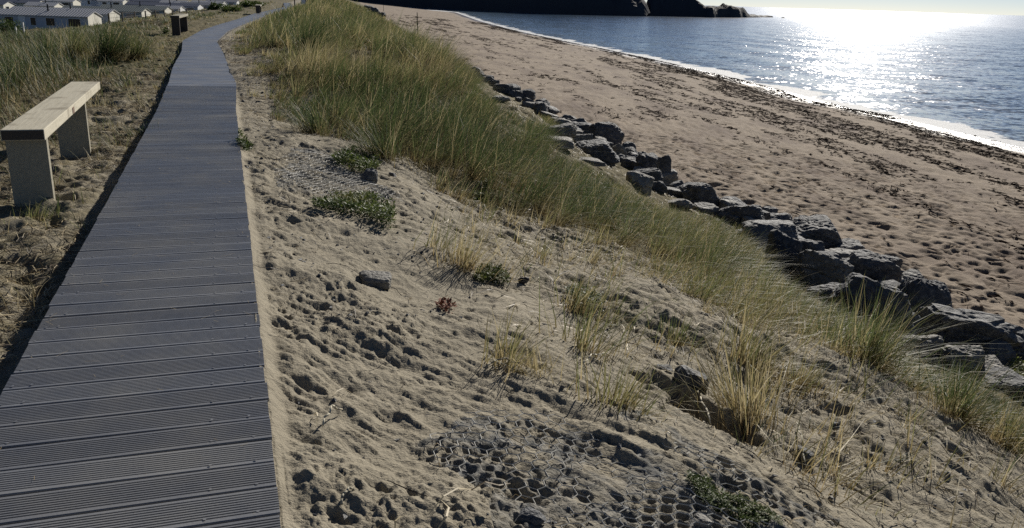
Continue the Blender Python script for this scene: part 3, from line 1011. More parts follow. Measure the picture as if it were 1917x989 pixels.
for poly, n, sz, h, ti, lab in PLANTS:
    v, f, t, c = cushion(poly, n, sz, h, ti)
    me = np_mesh('low_plant', v, f, GREEN, False, {'tint': t, 'along': t * 0})
    tag(link('low_plant', me, loc=c), lab, 'plant', 'low green plants on the sand')

# ------------------------------------------------------------------ wire mesh of the gabions
def hex_mesh(P, c, rad):
    s = HEXS
    w, h = s * math.sqrt(3), s * 1.5
    ca, sa = math.cos(HEX_AX), math.sin(HEX_AX)
    lo = min(hex_uv(*p, c)[0] for p in P), min(hex_uv(*p, c)[1] for p in P)
    hi = max(hex_uv(*p, c)[0] for p in P), max(hex_uv(*p, c)[1] for p in P)
    E = []
    for j in range(int(lo[1] / h) - 2, int(hi[1] / h) + 2):
        for i in range(int(lo[0] / w) - 2, int(hi[0] / w) + 2):
            cx = i * w + (w / 2 if j % 2 else 0); cy = j * h
            v = [(cx + s * math.sin(k * math.pi / 3), cy + s * math.cos(k * math.pi / 3)) for k in range(6)]
            E += [(v[0], v[1]), (v[1], v[2]), (v[2], v[3])]
    E = np.array(E)                                    # (n,2,2) in uv
    Xw = c[0] + E[..., 0] * ca - E[..., 1] * sa; Yw = c[1] + E[..., 0] * sa + E[..., 1] * ca
    mx, my = Xw.mean(1), Yw.mean(1)
    k = in_poly(mx + .16 * vnoise(mx * 4, my * 4, 71), my + .16 * vnoise(mx * 4, my * 4, 72), P) & ((vnoise(mx * 2.3, my * 2.3, 77) > -.46) | (rad == .0022))
    Xw, Yw = Xw[k], Yw[k]
    jx = lambda a, b, q: .012 * vnoise(a * 9, b * 9, q)
    Xj, Yj = Xw + jx(Xw, Yw, 1) * 2, Yw + jx(Xw, Yw, 2) * 2
    lift = .016 + .030 * np.clip(fbm(Xw * 2, Yw * 2, 79, 2) + .25, 0, 1)
    Zj = z_base(Xj, Yj) + fbm(Xj * 2.2, Yj * 2.2, 61, 4) * .05 + lift
    a = np.stack([Xj[:, 0], Yj[:, 0], Zj[:, 0]], 1); b = np.stack([Xj[:, 1], Yj[:, 1], Zj[:, 1]], 1)
    d = b - a; d /= np.linalg.norm(d, axis=1)[:, None]
    s1 = np.cross(d, [0, 0, 1.0]); s1 /= np.linalg.norm(s1, axis=1)[:, None]; s2 = np.cross(d, s1)
    vs = []
    for p in (a, b):
        for q in range(4):
            an = q * math.pi / 2
            vs.append(p + rad * (math.cos(an) * s1 + math.sin(an) * s2))
    Vm = np.stack(vs, 1)
    q = np.array([[k, (k + 1) % 4, 4 + (k + 1) % 4, 4 + k] for k in range(4)])
    Fm = ((np.arange(len(a)) * 8)[:, None, None] + q[None]).reshape(-1, 4)
    return Vm.reshape(-1, 3), Fm


for P, c, rad, lab in zip(GAB, GAB_C, (.0021, .0019, .0022), (
        'large bare patch of hexagonal wire mesh over stones at the bottom edge of the slope',
        'half buried patch of wire mesh on the sand above the wide green mat',
        'narrow strip of wire mesh running down the slope under the dark hollow')):
    v, f = hex_mesh(P, c, rad)
    ctr = np.array([c[0], c[1], float(z_base(c[0], c[1]))])
    tag(link('wire_mesh', np_mesh('wire_mesh', v - ctr, f, WIRE), loc=ctr), lab, 'wire mesh', 'gabion wire mesh on the slope')

# ------------------------------------------------------------------ rocks
def rock_mesh(seed, sx, sy, sz, nplanes=11, rough=.05, sub=4):
    g = np.random.default_rng(seed)
    bm = bmesh.new(); bmesh.ops.create_icosphere(bm, subdivisions=sub, radius=1)
    D = np.array([v.co for v in bm.verts]); D /= np.linalg.norm(D, axis=1)[:, None]
    N = g.normal(size=(nplanes, 3)); N[0] = (g.normal(0, .15), g.normal(0, .15), 1); N[1] = (g.normal(0, .3), -1, g.normal(.1, .25)); N[2] = (1, g.normal(0, .3), g.normal(.1, .25)); N[3] = (-1, g.normal(0, .3), g.normal(0, .25))
    N /= np.linalg.norm(N, axis=1)[:, None]
    off = g.uniform(.55, .92, nplanes)
    dd = D @ N.T
    rr_ = np.where(dd > 1e-3, off[None] / np.maximum(dd, 1e-3), 9)
    rad = np.minimum(rr_.min(1), 1.06)
    kk = np.sort(rr_, 1)[:, :2]
    rad -= .085 * np.exp(-(kk[:, 1] - kk[:, 0]) / .09) * (kk[:, 0] < 1.06)     # worn arrises
    nz = fbm(D[:, 0] * 2.3 + D[:, 2] * 1.7 + seed, D[:, 1] * 2.3 - D[:, 2] * 1.1, seed % 97, 4) + .6 * fbm(D[:, 0] * 7 - D[:, 2] * 6, D[:, 1] * 7 + D[:, 2] * 5, seed % 89 + 5, 3)
    rad *= 1 + rough * 1.6 * nz
    strat = np.abs(vnoise(D[:, 2] * 5 + 1.3 * D[:, 0] + seed, D[:, 1] * .8, seed % 71))
    rad *= 1 - .10 * np.exp(-strat / .035) - .05 * np.exp(-np.abs(fbm(D[:, 0] * 2.1 + seed, D[:, 1] * 2.1 + D[:, 2], seed % 67, 2)) / .03)
    co = D * rad[:, None]
    co -= (co.max(0) + co.min(0)) / 2
    co = co / (co.max(0) - co.min(0)) * np.array([sx, sy, sz])
    for v, q in zip(bm.verts, co): v.co = q
    me = bpy.data.meshes.new('boulder'); bm.to_mesh(me); bm.free()
    return me


BOULD = [  # cx, cy, w, h (photo px), pale?, label
    (700, 22, 20, 9, 0, 'far dark boulder where the boulder row meets the distant beach, topmost in the photo'),
    (712, 30, 16, 8, 0, None), (690, 16, 18, 7, 0, None),
    (890, 136, 28, 14, 0, 'lone dark boulder peeping out above the grass at the upper end of the row'),
    (912, 152, 24, 13, 0, None), (926, 158, 18, 12, 0, None), (905, 146, 16, 9, 0, None),
    (948, 170, 46, 18, 0, 'left half of the long low dark slab at the upper end of the row'),
    (985, 180, 32, 18, 0, 'square dark block ending the long low dark slab'),
    (938, 186, 34, 8, 1, 'thin pale slab lying under the long low dark slab'),
    (998, 199, 40, 10, 1, 'pale tilted slab below the square dark block'),
    (1012, 210, 26, 22, 0, 'dark triangular boulder at the lip of the grass below the pale tilted slab'),
    (1036, 226, 18, 8, 1, None), (1068, 223, 18, 8, 0, None), (1062, 236, 40, 12, 1, 'flat pale rubble slab left of the big dark block on the sand'),
    (1048, 252, 56, 26, 1, 'pale slab with long striped grain leaning on the grass'),
    (1036, 268, 74, 16, 1, 'long flat striped slab half under the grass'),
    (1126, 256, 66, 38, 0, 'big dark block standing clear against the sand, with a square right end'),
    (1086, 244, 40, 18, 0, None), (1092, 264, 34, 18, 1, 'small pointed pale boulder wedged left below the big dark block'),
    (1126, 272, 30, 18, 1, 'pale flat topped stone just under the big dark block'),
    (1118, 288, 78, 36, 0, 'wide dark boulder with a sharp lower corner below the big dark block'),
    (1100, 302, 66, 10, 1, 'thin pale slab along the grass under the wide dark boulder'),
    (1158, 288, 26, 28, 1, 'bright topped narrow boulder right of the wide dark boulder'),
    (1176, 284, 28, 24, 0, None), (1205, 296, 26, 16, 0, None),
    (1182, 311, 36, 20, 0, 'low dark stone with a pale cap in the middle of the row'),
    (1214, 316, 48, 36, 0, 'blue grey faceted boulder lit across its face, mid row'),
    (1240, 326, 28, 44, 0, 'upright dark boulder against the sand right of the blue grey faceted one'),
    (1208, 336, 58, 28, 0, 'dark wedge below the blue grey faceted boulder'),
    (1196, 346, 46, 30, 1, 'pale smooth slab tilted toward the grass under the dark wedge'),
    (1230, 352, 34, 20, 0, None), (1258, 362, 44, 14, 1, 'pale gravelly slab between the dark wedge and the peaked pair'),
    (1286, 364, 58, 30, 0, 'left one of the two dark boulders with peaked tops, mid row'),
    (1318, 374, 60, 42, 0, 'right one of the two dark boulders with peaked tops, mid row'),
    (1326, 396, 44, 20, 1, 'pale low stone at the foot of the peaked pair'),
    (1380, 388, 56, 24, 0, 'rounded dark boulder behind the smooth blue one'),
    (1388, 409, 82, 38, 0, 'smooth rounded blue grey boulder just below the peaked pair'),
    (1424, 402, 26, 20, 0, None), (1440, 399, 24, 16, 0, None), (1416, 396, 24, 18, 0, None),
    (1460, 416, 56, 24, 0, 'dark lumpy boulder behind the broad flat topped one'),
    (1446, 447, 112, 52, 0, 'broad flat topped boulder with a sunlit top and dark front'),
    (1528, 448, 92, 58, 0, 'large smooth dark boulder sloping down to the sand behind the broad flat topped one'),
    (1588, 471, 48, 26, 0, 'low dark boulder on the sand at the end of the large smooth one'),
    (1468, 488, 58, 72, 0, 'tall upright boulder with a rounded head, beside the grass'),
    (1514, 473, 54, 34, 0, 'dark boulder in the gap behind the tall upright one'),
    (1540, 520, 104, 68, 1, 'large pale boulder with a rough cracked top, right of the tall upright one'),
    (1578, 487, 64, 26, 1, 'pale flat capped boulder behind the large rough pale one'),
    (1560, 498, 60, 22, 0, None), (1628, 520, 84, 66, 0, 'boulder with a flat brown top and steep dark sides'),
    (1656, 502, 52, 30, 0, 'dark slab on the sand behind the flat brown topped boulder'),
    (1634, 582, 138, 88, 0, 'largest boulder of the row, its rough top sunlit and front dark'),
    (1700, 544, 72, 40, 1, 'pale topped boulder behind the big dark rounded one'),
    (1730, 584, 96, 80, 0, 'big dark rounded boulder with a pale right edge, standing against the sand'),
    (1690, 612, 50, 40, 0, None),
    (1810, 632, 136, 76, 0, 'long dark wall like boulder under the sand near the right edge'),
    (1898, 655, 84, 58, 0, 'very dark boulder cut by the right edge of the photo'),
    (1722, 658, 70, 40, 1, 'pale cracked boulder at the foot of the big dark rounded one'),
    (1800, 682, 92, 50, 1, 'pale rounded slab in the grass below the long dark boulder'),
    (1848, 700, 60, 34, 1, 'pale sloping slab next to the rounded one near the right edge'),
    (1890, 725, 80, 34, 0, None), (1862, 672, 50, 40, 0, None),
    (1560, 560, 70, 36, 0, None), (1400, 440, 50, 22, 0, None), (1276, 384, 50, 16, 1, None),
]
for i, (cx, cy, w, h, pale, lab) in enumerate(BOULD):
    P = hit(cx, cy + h * .40); Z = depth_of(P)
    W, Hh = w * Z / FPX, h * Z / FPX
    sy = W * .75 if h > .35 * w else W * .5
    # what shows upright is height plus the foreshortened depth
    el = math.atan2(CAM_H - P[2], math.hypot(P[0], P[1]))
    sz = max((Hh - sy * math.sin(el) * .5) / math.cos(el), Hh * .45)
    me = rock_mesh(900 + i * 13, W * (1.18 + .14 * (cx > 1480)), sy * 1.3, sz * 1.62 + .06 * (cx > 1480), 9 + i % 5, .06, (5 if w > 50 else 4) if Z < 35 else 3)
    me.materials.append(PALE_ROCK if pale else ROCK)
    o = link('boulder', me, loc=(P[0], P[1] + sy * .25, P[2] + sz * .42))
    o.rotation_euler = (random.uniform(-.12, .12), random.uniform(-.16, .16), random.uniform(-.35, .35))
    tag(o, lab or 'small boulder filling a gap in the boulder row at the foot of the dune', 'boulder', 'boulders along the foot of the dune')

# smaller stones packed between the big ones
for i in range(64):
    y = 10.5 + 32 * random.random(); x = float(line(BLs, y)) + random.uniform(-.75, .25)
    W = random.uniform(.3, .85)
    me = rock_mesh(3000 + i * 11, W, W * random.uniform(.6, 1), W * random.uniform(.5, .8), 10, .06, 3)
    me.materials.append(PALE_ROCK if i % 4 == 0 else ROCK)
    o = link('boulder', me, loc=(x, y, float(z_base(x, y)) + W * .16)); o.rotation_euler = (random.uniform(-.3, .3), random.uniform(-.3, .3), random.uniform(0, 6))
    tag(o, 'small boulder filling a gap in the boulder row at the foot of the dune', 'boulder', 'boulders along the foot of the dune')

LOOSE = [
    (1290, 705, 74, 60, ROCK, 'angular grey rock set into the sand above the dark hollow', .9),
    (692, 328, 32, 34, ROCK, 'pointed grey rock beside the dark green cushion plant', .8),
    (1506, 850, 38, 26, ROCK, 'flat blue grey slab lying tilted on the lower slope', .35),
    (702, 520, 62, 22, PALE_ROCK, 'flat grey slate lying on the sand near the boardwalk', .5),
    (980, 523, 20, 15, BLACK, 'small black stone on the sand beside the yellow green mat', .8),
    (460, 313, 12, 8, ROCK, 'small dark stone next to the boardwalk edge', .6),
    (1562, 795, 18, 15, ROCK, 'small pale stone on the slope below the big olive tussock', .6),
    (1555, 932, 12, 9, PALE_ROCK, 'little brown pebble near the bottom right', .6),
    (735, 328, 16, 14, ROCK, 'round grey stone right of the pointed rock', .8),
    (1240, 690, 40, 26, ROCK, 'dark rock half buried left of the angular grey rock', .6),
    (990, 965, 60, 40, ROCK, 'dark slate showing through the wire mesh at the bottom edge', .4),
    (1310, 975, 50, 30, PALE_ROCK, 'flat pale slate under the wire mesh at the bottom edge', .35),
    (880, 470, 30, 16, ROCK, 'dark stone in the hole beside the bushy brown tussock', .6),
    (1400, 665, 26, 14, PALE_ROCK, 'small pale stone right of the angular grey rock', .5),
    (1465, 690, 22, 12, PALE_ROCK, 'pale chip of stone on the sand left of the big olive tussock', .5),
]
for i, (cx, cy, w, h, mt, lab, flat) in enumerate(LOOSE):
    P = hit(cx, cy + h * .4); Z = depth_of(P)
    W, Hh = w * Z / FPX, h * Z / FPX
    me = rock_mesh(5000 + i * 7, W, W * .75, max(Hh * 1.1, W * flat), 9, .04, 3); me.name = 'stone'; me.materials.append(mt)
    o = link('stone', me, loc=(P[0], P[1], P[2] + Hh * .22)); o.rotation_euler = (random.uniform(-.2, .2), random.uniform(.0, .3), random.uniform(-.6, .6))
    tag(o, lab, 'rock', 'loose stones on the sand slope')


# scattered chips: nobody could count them
def chips(n, fn, szr, seedoff):
    Vs, Fs, T = [], [], []
    x, y = fn(n); n = len(x)
    z = ground_z(x, y)
    g = np.array([[1, 0, 0], [-1, 0, 0], [0, 1, 0], [0, -1, 0], [0, 0, 1], [0, 0, -1.]])
    tri = np.array([[0, 2, 4], [2, 1, 4], [1, 3, 4], [3, 0, 4], [2, 0, 5], [1, 2, 5], [3, 1, 5], [0, 3, 5]])
    S = rng.uniform(*szr, n) * np.clip(np.hypot(x, y) / 6, 1, 4)
    a = rng.uniform(0, 6.28, n)
    v = g[None] * (S[:, None] * np.stack([rng.uniform(.7, 1.3, n), rng.uniform(.4, 1, n), rng.uniform(.2, .6, n)], 1))[:, None, :]
    v += rng.normal(0, .15, v.shape) * S[:, None, None]
    rot = np.stack([np.stack([np.cos(a), -np.sin(a), 0 * a], 1), np.stack([np.sin(a), np.cos(a), 0 * a], 1), np.stack([0 * a, 0 * a, 1 + 0 * a], 1)], 1)
    v = np.einsum('nij,nkj->nki', rot, v) + np.stack([x, y, z + S * .1], 1)[:, None]
    F = (np.arange(n) * 6)[:, None, None] + tri[None]
    return v.reshape(-1, 3), F.reshape(-1, 3)


def chip_pts(n):
    y = 2.2 + 13 * rng.random(n) ** 1.3; x = line(PC, y) + rng.uniform(.62, 10.5, n)
    dens = .10 + .5 * (fbm(x * .9, y * .9, 601, 3) > .08)
    for P in GAB: dens = np.where(in_poly(x, y, P), .35, dens)
    k = (rng.random(n) < dens) & (x < xg(y) + .8) & (x < line(BLs, y) - .6)
    return x[k], y[k]


v, f = chips(9000, chip_pts, (.005, .020), 0)
tag(link('stone_chips', np_mesh('stone_chips', v, f, ROCK)), 'scattered slate chips and gravel on the sand slope and in the wire mesh', 'gravel', kind='stuff')


# ------------------------------------------------------------------ seaweed on the beach
def seaweed():
    n = 70000
    y = 12 + 230 * rng.random(n) ** 1.9; q = rng.random(n)
    xb, xw = line(BLs, y), line(WLs, y)
    x = xb + 1.0 + q * (xw - xb - 1.2)
    # streaks run with the shore
    along = y; across = (x - xw)
    st = fbm(across * .95 + .9 * vnoise(along * .08, across * .08, 9), along * .12, 701, 4)
    patch = fbm(across * .1, along * .035, 711, 3)
    tide = np.exp(-((across + 2.6 + 1.6 * fbm(along * .07, 0 * along, 721, 2)) / 2.3) ** 2)
    pr = .95 * tide * (st > -.08) + .8 * (st + .5 * patch > .23) * np.clip(.3 + .55 * q, 0, 1) * sstep(18, 36, y + 25 * q) + .014
    k = (rng.random(n) < pr) & (x < xw - .1)
    x, y, st = x[k], y[k], st[k]
    n = len(x)
    m = 4
    x = np.repeat(x, m) + rng.normal(0, .11, n * m); y = np.repeat(y, m) + rng.normal(0, .30, n * m)
    n *= m
    D = np.hypot(x, y)
    z = ground_z(x, y)
    L = rng.uniform(.04, .17, n) * (1 + D / 110); W = L * rng.uniform(.06, .26, n); a = rng.normal(1.75, .8, n)
    hz = rng.uniform(.005, .045, n)
    c = np.stack([x, y, z + .008], 1)
    d = np.stack([np.cos(a), np.sin(a), 0 * a], 1) * L[:, None]; s = np.stack([-np.sin(a), np.cos(a), 0 * a], 1) * W[:, None]
    up = np.stack([0 * a, 0 * a, hz], 1)
    V = np.stack([c - d, c - s * .8, c + up, c + s * .8 + up * rng.random(n)[:, None], c + d], 1)
    tri = np.array([[0, 1, 2], [1, 4, 2], [4, 3, 2], [3, 0, 2]])
    F = ((np.arange(n) * 5)[:, None, None] + tri[None]).reshape(-1, 3)
    return V.reshape(-1, 3), F, np.repeat(rng.random(n), 5)


v, f, t = seaweed()
tag(link('seaweed', np_mesh('seaweed', v, f, WEED, False, {'tint': t, 'along': t * 0})), 'dark brown seaweed strewn in streaks over the beach and along the wash', 'seaweed', kind='stuff')

# ------------------------------------------------------------------ benches
def bench(near, far, top, w, th, legs, base_z, mats, label, rzoff=0):
    a, b = Vector((near[0], near[1], 0)), Vector((far[0], far[1], 0))
    d = (b - a); L = d.length; rz = math.atan2(d.y, d.x) - math.pi / 2
    root = empty('park_bench', (a.x, a.y, base_z), label, 'bench', 'plank benches beside the boardwalk', rz)
    zt = top - base_z
    m = MB(); m.box((0, L / 2, zt - th / 2), (w, L, th), bevel=.006); st_ = m.build('seat', mats[0], root)
    m = MB(); m.box((0, -.002, zt - th / 2), (w - .014, .006, th - .014)); m.build('end_shade', DARK_WOOD, st_)  # thin dark sheet on the near end, shade painted into its colour
    for i, (y, lw, lt) in enumerate(legs):
        m = MB(); m.box((0, y, (zt - th - .20) / 2), (lw, lt, zt - th + .198), bevel=.004); m.build('leg', mats[1], root)
    return root


nb_ = on_plane(41, 243, .48); fb_ = on_plane(160, 153, .48)
zb_ = float(z_base(-3.57, 6.3))
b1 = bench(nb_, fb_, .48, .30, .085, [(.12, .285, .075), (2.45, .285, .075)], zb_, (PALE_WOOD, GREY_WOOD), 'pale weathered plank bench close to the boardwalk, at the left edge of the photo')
# dark fixing plate let into the seat's front edge
m = MB(); m.box((.151, 1.55, .48 - zb_ - .05), (.006, .11, .055)); m.build('plaque', mat_plain('brown_plaque', (.22, .15, .11), .5), [c for c in b1.children if c.name.startswith('seat')][0])
for (x0, y0), dl, lab in (((322, 67), 3.2, 'dark bench seen end on beside the bend of the boardwalk'), ((475, 28), 4.2, 'farthest dark bench beside the boardwalk near the top edge')):
    P = hit(x0 + 8, y0)
    top = P[2] + (.72 if dl < 4 else .66)
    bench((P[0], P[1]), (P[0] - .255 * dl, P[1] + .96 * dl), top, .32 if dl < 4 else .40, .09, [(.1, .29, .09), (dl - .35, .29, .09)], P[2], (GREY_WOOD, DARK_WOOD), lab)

# ------------------------------------------------------------------ poles on the beach, signs, posts
P = hit(783, 84); Z = depth_of(P)
h = 58 * Z / FPX
m = MB(); m.tube((0, 0, -.3), (-.035 * h, 0, h), .045, .035); m.tube((-.020 * h, 0, h * .62), (-.022 * h, 0, h * .66), .07, .07)
o = m.build('beach_pole', DARK_WOOD); o.location = P; tag(o, 'tall thin dark pole standing on the beach behind the grassy dune', 'pole', 'poles on the beach')
P = hit(718, 22); Z = depth_of(P); h = 12 * Z / FPX
m = MB(); m.tube((0, 0, -.3), (0, 0, h), .07, .05); o = m.build('beach_pole', DARK_WOOD); o.location = P
tag(o, 'distant faint pole on the beach near the headland', 'pole', 'poles on the beach')

P = hit(552, 14); Z = depth_of(P)
m = MB(); m.box((0, 0, .9), (.11, .11, 2.4), bevel=.01); o = m.build('gate_post', DARK_WOOD); o.location = P
tag(o, 'dark square timber post at the far end of the boardwalk', 'post')
P = hit(573, 10) ; P = P if depth_of(P) < 140 else at_depth(573, 10, Z)
P = np.array(at_depth(573, 9, Z))
gz = float(z_base(P[0], P[1]))
root = empty('information_sign', (P[0], P[1], gz), 'white sign panel on a dark post beyond the end of the boardwalk', 'sign')
m = MB(); m.box((0, 0, 1.0), (.1, .1, 2.6)); m.build('post', DARK_WOOD, root)
m = MB(); m.box((-.30, -.01, P[2] - gz + .42), (.46, .04, .8)); m.build('panel', mat_plain('white_panel', (.75, .76, .76), .4), root)

for (px, py, hp, lab) in ((46, 70, 27, 'taller white post in the hollow at the left edge below the caravans'), (31, 66, 14, 'shorter white post left of the taller one below the caravans')):
    P = hit(px, py); Zp = 38.0; P = at_depth(px, py, Zp); h = hp * Zp / FPX
    m = MB(); m.box((0, 0, h / 2 - .6), (.06, .06, h + 1.2)); o = m.build('white_post', mat_plain('white_paint', (.7, .7, .68), .5)); o.location = P
    tag(o, lab, 'post', 'white posts')

# thin twigs and a rust leaf on the sand
for i, (x0, y0, x1, y1, lab) in enumerate(((1090, 690, 1140, 672, 'pale curved stick on the sand beside the small green tussock'),
                                           (905, 700, 980, 690, 'bent root arching out of the dark hollow'),
                                           (605, 810, 640, 775, 'thin dry stalk lying on the trampled sand near the boardwalk'),
                                           (640, 960, 665, 930, 'grey dry stem at the bottom edge on the sand'),
                                           (1300, 740, 1330, 800, 'pale stalk leaning across the dark hollow'),
                                           (1490, 800, 1505, 880, 'thin upright dead stalk on the lower slope'))):
    A_, B_ = hit(x0, y0), hit(x1, y1)
    A_[2] += .03; B_[2] += .02
    m = MB(); pv = Vector(A_)
    for k in range(1, 7):
        s = k / 6
        q = Vector(A_ * (1 - s) + B_ * s); q.z = max(q.z, float(z_base(q.x, q.y))) + .05 * 4 * s * (1 - s) * (.4 + random.random() * .6); q.x += random.uniform(-.01, .01)
        m.tube(pv, q, .0045, .0035, 6); pv = q
    o = m.build('dry_stick', GREY_WOOD if i % 2 else PALE_WOOD, smooth=True)
    tag(o, lab, 'stick', 'dry sticks on the sand')
P = hit(828, 582)
v, f, t, c = cushion([(812, 575), (835, 566), (850, 580), (830, 592)], 160, .04, .05, .5)
tag(link('dead_leaf', np_mesh('dead_leaf', v, f, RUST), loc=c), 'crumpled rust brown dead leaf clump on the open sand', 'dead plant')

# ------------------------------------------------------------------ caravans
CV = {k: mat_plain('cladding_' + k, c, .55, .3, .08, 2) for k, c in
      dict(cream=(.82, .80, .70), green=(.36, .40, .38), white=(.82, .83, .82), grey=(.50, .53, .58)).items()}


def mat_tiles(name, col):
    t = NT(name)
    w = t.new('ShaderNodeTexWave', wave_type='BANDS', bands_direction='X', ins={'Vector': t.obj(), 'Scale': .9, 'Distortion': .4, 'Detail': 1})
    c = t.mix(t.ramp(w.outputs[0], [(.35, (0, 0, 0)), (.75, (1, 1, 1))]), tuple(.55 * v for v in col), col)
    t.bsdf(c, .6, .3, t.bump(w.outputs[0], .6, .05))
    return t.m


RF = {k: mat_tiles('roof_' + k, c) for k, c in dict(slate=(.34, .35, .38), green=(.28, .31, .29), blue=(.17, .19, .25), pale=(.58, .59, .61)).items()}
GLASS = mat_plain('window_glass', (.02, .025, .035), .1, .5, .1)
FRAME = mat_plain('white_frame', (.7, .7, .7), .5)
FLUE = mat_plain('flue_black', (.03, .03, .03), .5)


def caravan(px, py, ridge_z, L, wall, roof, label, W=3.3, gable='cream', ends=False):
    """px,py: photo pixel of the ridge at the gable that faces the sea"""
    P = on_plane(px, py, ridge_z)
    g0 = float(z_base(P[0] - 4, P[1])) - .02
    eave, rid = 2.45, 2.95
    g = ridge_z - rid
    root = empty('static_caravan', (P[0], P[1], g), label, 'caravan', 'static caravans behind the dune')
    hw = W / 2
    m = MB(); m.poly_prism([(-hw, .5), (hw, .5), (hw, eave), (0, rid - .06), (-hw, eave)], -L, -.06); m.build('wall', CV[wall], root)
    m = MB(); m.poly_prism([(-hw - .01, .48), (hw + .01, .48), (hw + .01, eave), (0, rid - .05), (-hw - .01, eave)], -.06, 0); m.build('gable_end', CV[gable], root)
    m = MB(); m.poly_prism([(-hw + .1, -1.2), (hw - .1, -1.2), (hw - .1, .47), (-hw + .1, .47)], -L + .1, -.2); m.build('skirt', FLUE, root)
    m = MB()
    t = .09
    m.poly_prism([(-hw - .22, eave - .09), (0, rid), (hw + .22, eave - .09), (hw + .22, eave - .09 + t), (0, rid + t), (-hw - .22, eave - .09 + t)], -L - .1, .1)
    rf = m.build('roof', RF[roof], root)
    m = MB(); m.tube((-L * .42, -.3, rid - .2), (-L * .42, -.3, rid + .75), .09, .09); m.build('flue', FLUE, rf)
    for k, (xx, ww) in enumerate(((-1.6, 1.5), (-4.4, 1.1), (-6.4, .7), (-9.2, 1.1))):
        if xx < -L + 1: continue
        m = MB(); m.box((xx, -hw - .01, 1.75), (ww, .06, .95)); fr = m.build('window', FRAME, root)
        m = MB(); m.box((xx, -hw - .035, 1.75), (ww - .12, .03, .83)); m.build('pane', GLASS, fr)
    if L > 8:
        m = MB(); m.box((-7.7, -hw - .012, 1.45), (.8, .05, 1.9)); m.build('door', CV['white'], root)
    if ends:
        m = MB(); m.box((.012, -.55, 1.7), (.05, .9, 1.0)); fr = m.build('window', FRAME, root)
        m = MB(); m.box((.034, -.55, 1.7), (.03, .78, .88)); m.build('pane', GLASS, fr)
    return root


caravan(176, 23, -1.45, 12.5, 'grey', 'pale', 'nearest long caravan with a ribbed pale roof, cut by the left edge')
caravan(212, 19, -1.45, 13, 'grey', 'pale', 'second caravan with a ribbed roof, right behind the nearest long one')
caravan(273, 16, -1.5, 12, 'green', 'green', 'grey green caravan with a cream gable, behind the first pair')
caravan(315, 13, -1.5, 11, 'green', 'green', 'grey green caravan with a narrow cream gable above the fence')
caravan(78, 1, -1.4, 9, 'green', 'blue', 'caravan with a dark blue roof and a broad cream gable at upper left')
caravan(16, 3, -1.4, 9, 'cream', 'blue', 'caravan with a dark window in its gable in the upper left corner', ends=True)
caravan(143, -1, -1.4, 9, 'white', 'pale', 'caravan with a pale roof and small cream gable at the top edge, left')
caravan(218, -3, -1.4, 9, 'white', 'pale', 'caravan with a cream gable cut by the top edge above the second ribbed roof')
caravan(340, 12, -1.9, 5, 'grey', 'pale', 'short white ended caravan right of the narrow cream gable', gable='white')
caravan(375, 8, -1.5, 15, 'grey', 'blue', 'long dark blue roofed caravan with a small white gable beside the short one', gable='white')
caravan(398, 6, -1.4, 7, 'green', 'slate', 'small caravan with a slate roof at the edge of the scrub')
caravan(446, 1, -1.3, 9, 'white', 'slate', 'farthest right caravan, slate roof and white gable at the top edge', gable='white')
caravan(312, 0, -1.3, 18, 'grey', 'blue', 'dark roofed caravan behind the long dark blue one, at the top edge')
caravan(235, -1, -1.4, 6, 'white', 'pale', 'white caravan end peeping out at the top edge left of centre')

caravan(420, 3, -1.3, 8, 'white', 'pale', 'white caravan end behind the scrub, near the farthest right caravan', gable='white')
caravan(352, 2, -1.25, 6, 'white', 'pale', 'pale caravan at the top edge above the long dark blue roof', gable='white')
caravan(110, 6, -1.5, 5, 'cream', 'pale', 'cream sided caravan between two gables at upper left')

# post and wire fence in front of the caravans
A_, B_ = hit(205, 47), hit(345, 34)
A_ = at_depth(205, 45, 62); B_ = at_depth(350, 29, 92)
root = empty('wire_fence', tuple(A_), 'thin post and wire fence on the slope in front of the caravans', 'fence')
d = B_ - A_
n = 9
for i in range(n):
    p = d * (i / (n - 1)); x, y = A_[0] + p[0], A_[1] + p[1]
    gz = float(z_base(x, y)) - A_[2]
    m = MB(); m.box((p[0], p[1], (gz - .3 + p[2] + .75) / 2), (.09, .09, max(p[2] + .75 - gz + .3, .8))); m.build('post', DARK_WOOD, root)
m = MB()
for hh in (.1, .4, .7): m.tube((0, 0, hh), tuple(d + np.array([0, 0, hh])), .012, .012, 5)
m.build('wire', FLUE, root)


# scrub on the slope near the caravans
def bush(px, py, wpx, hpx, n, tint, label, Z=None):
    P = hit(px, py) if Z is None else at_depth(px, py, Z)
    Zd = depth_of(P); w = wpx * Zd / FPX / 2; h = hpx * Zd / FPX
    a = rng.uniform(0, 6.28, n); b = np.arccos(rng.uniform(0, 1, n)); q = rng.random(n) ** .4
    lob = 1 + .35 * np.sin(a * 3 + 1) * np.sin(b * 2) + .25 * rng.normal(0, .4, n)
    c = np.stack([np.cos(a) * np.sin(b) * w * q * lob, np.sin(a) * np.sin(b) * w * .8 * q * lob, np.cos(b) * h * q * lob - .05], 1)
    L = .05 * rng.uniform(.7, 1.6, n) * max(Zd / 30, 1)
    dv = rng.normal(size=(n, 3)); dv /= np.linalg.norm(dv, axis=1)[:, None]; sv = np.cross(dv, rng.normal(size=(n, 3))); sv /= np.linalg.norm(sv, axis=1)[:, None]
    V = np.stack([c, c + dv * L[:, None] * .5 + sv * L[:, None] * .25, c + dv * L[:, None], c + dv * L[:, None] * .5 - sv * L[:, None] * .25], 1)
    t = np.repeat(np.clip(tint + rng.normal(0, .15, n), 0, 1), 4)
    me = np_mesh('scrub_bush', V.reshape(-1, 3), np.arange(n * 4).reshape(-1, 4), GREEN, False, {'tint': t, 'along': t * 0})
    return tag(link('scrub_bush', me, loc=P), label, 'bush', 'scrub on the landward slope')


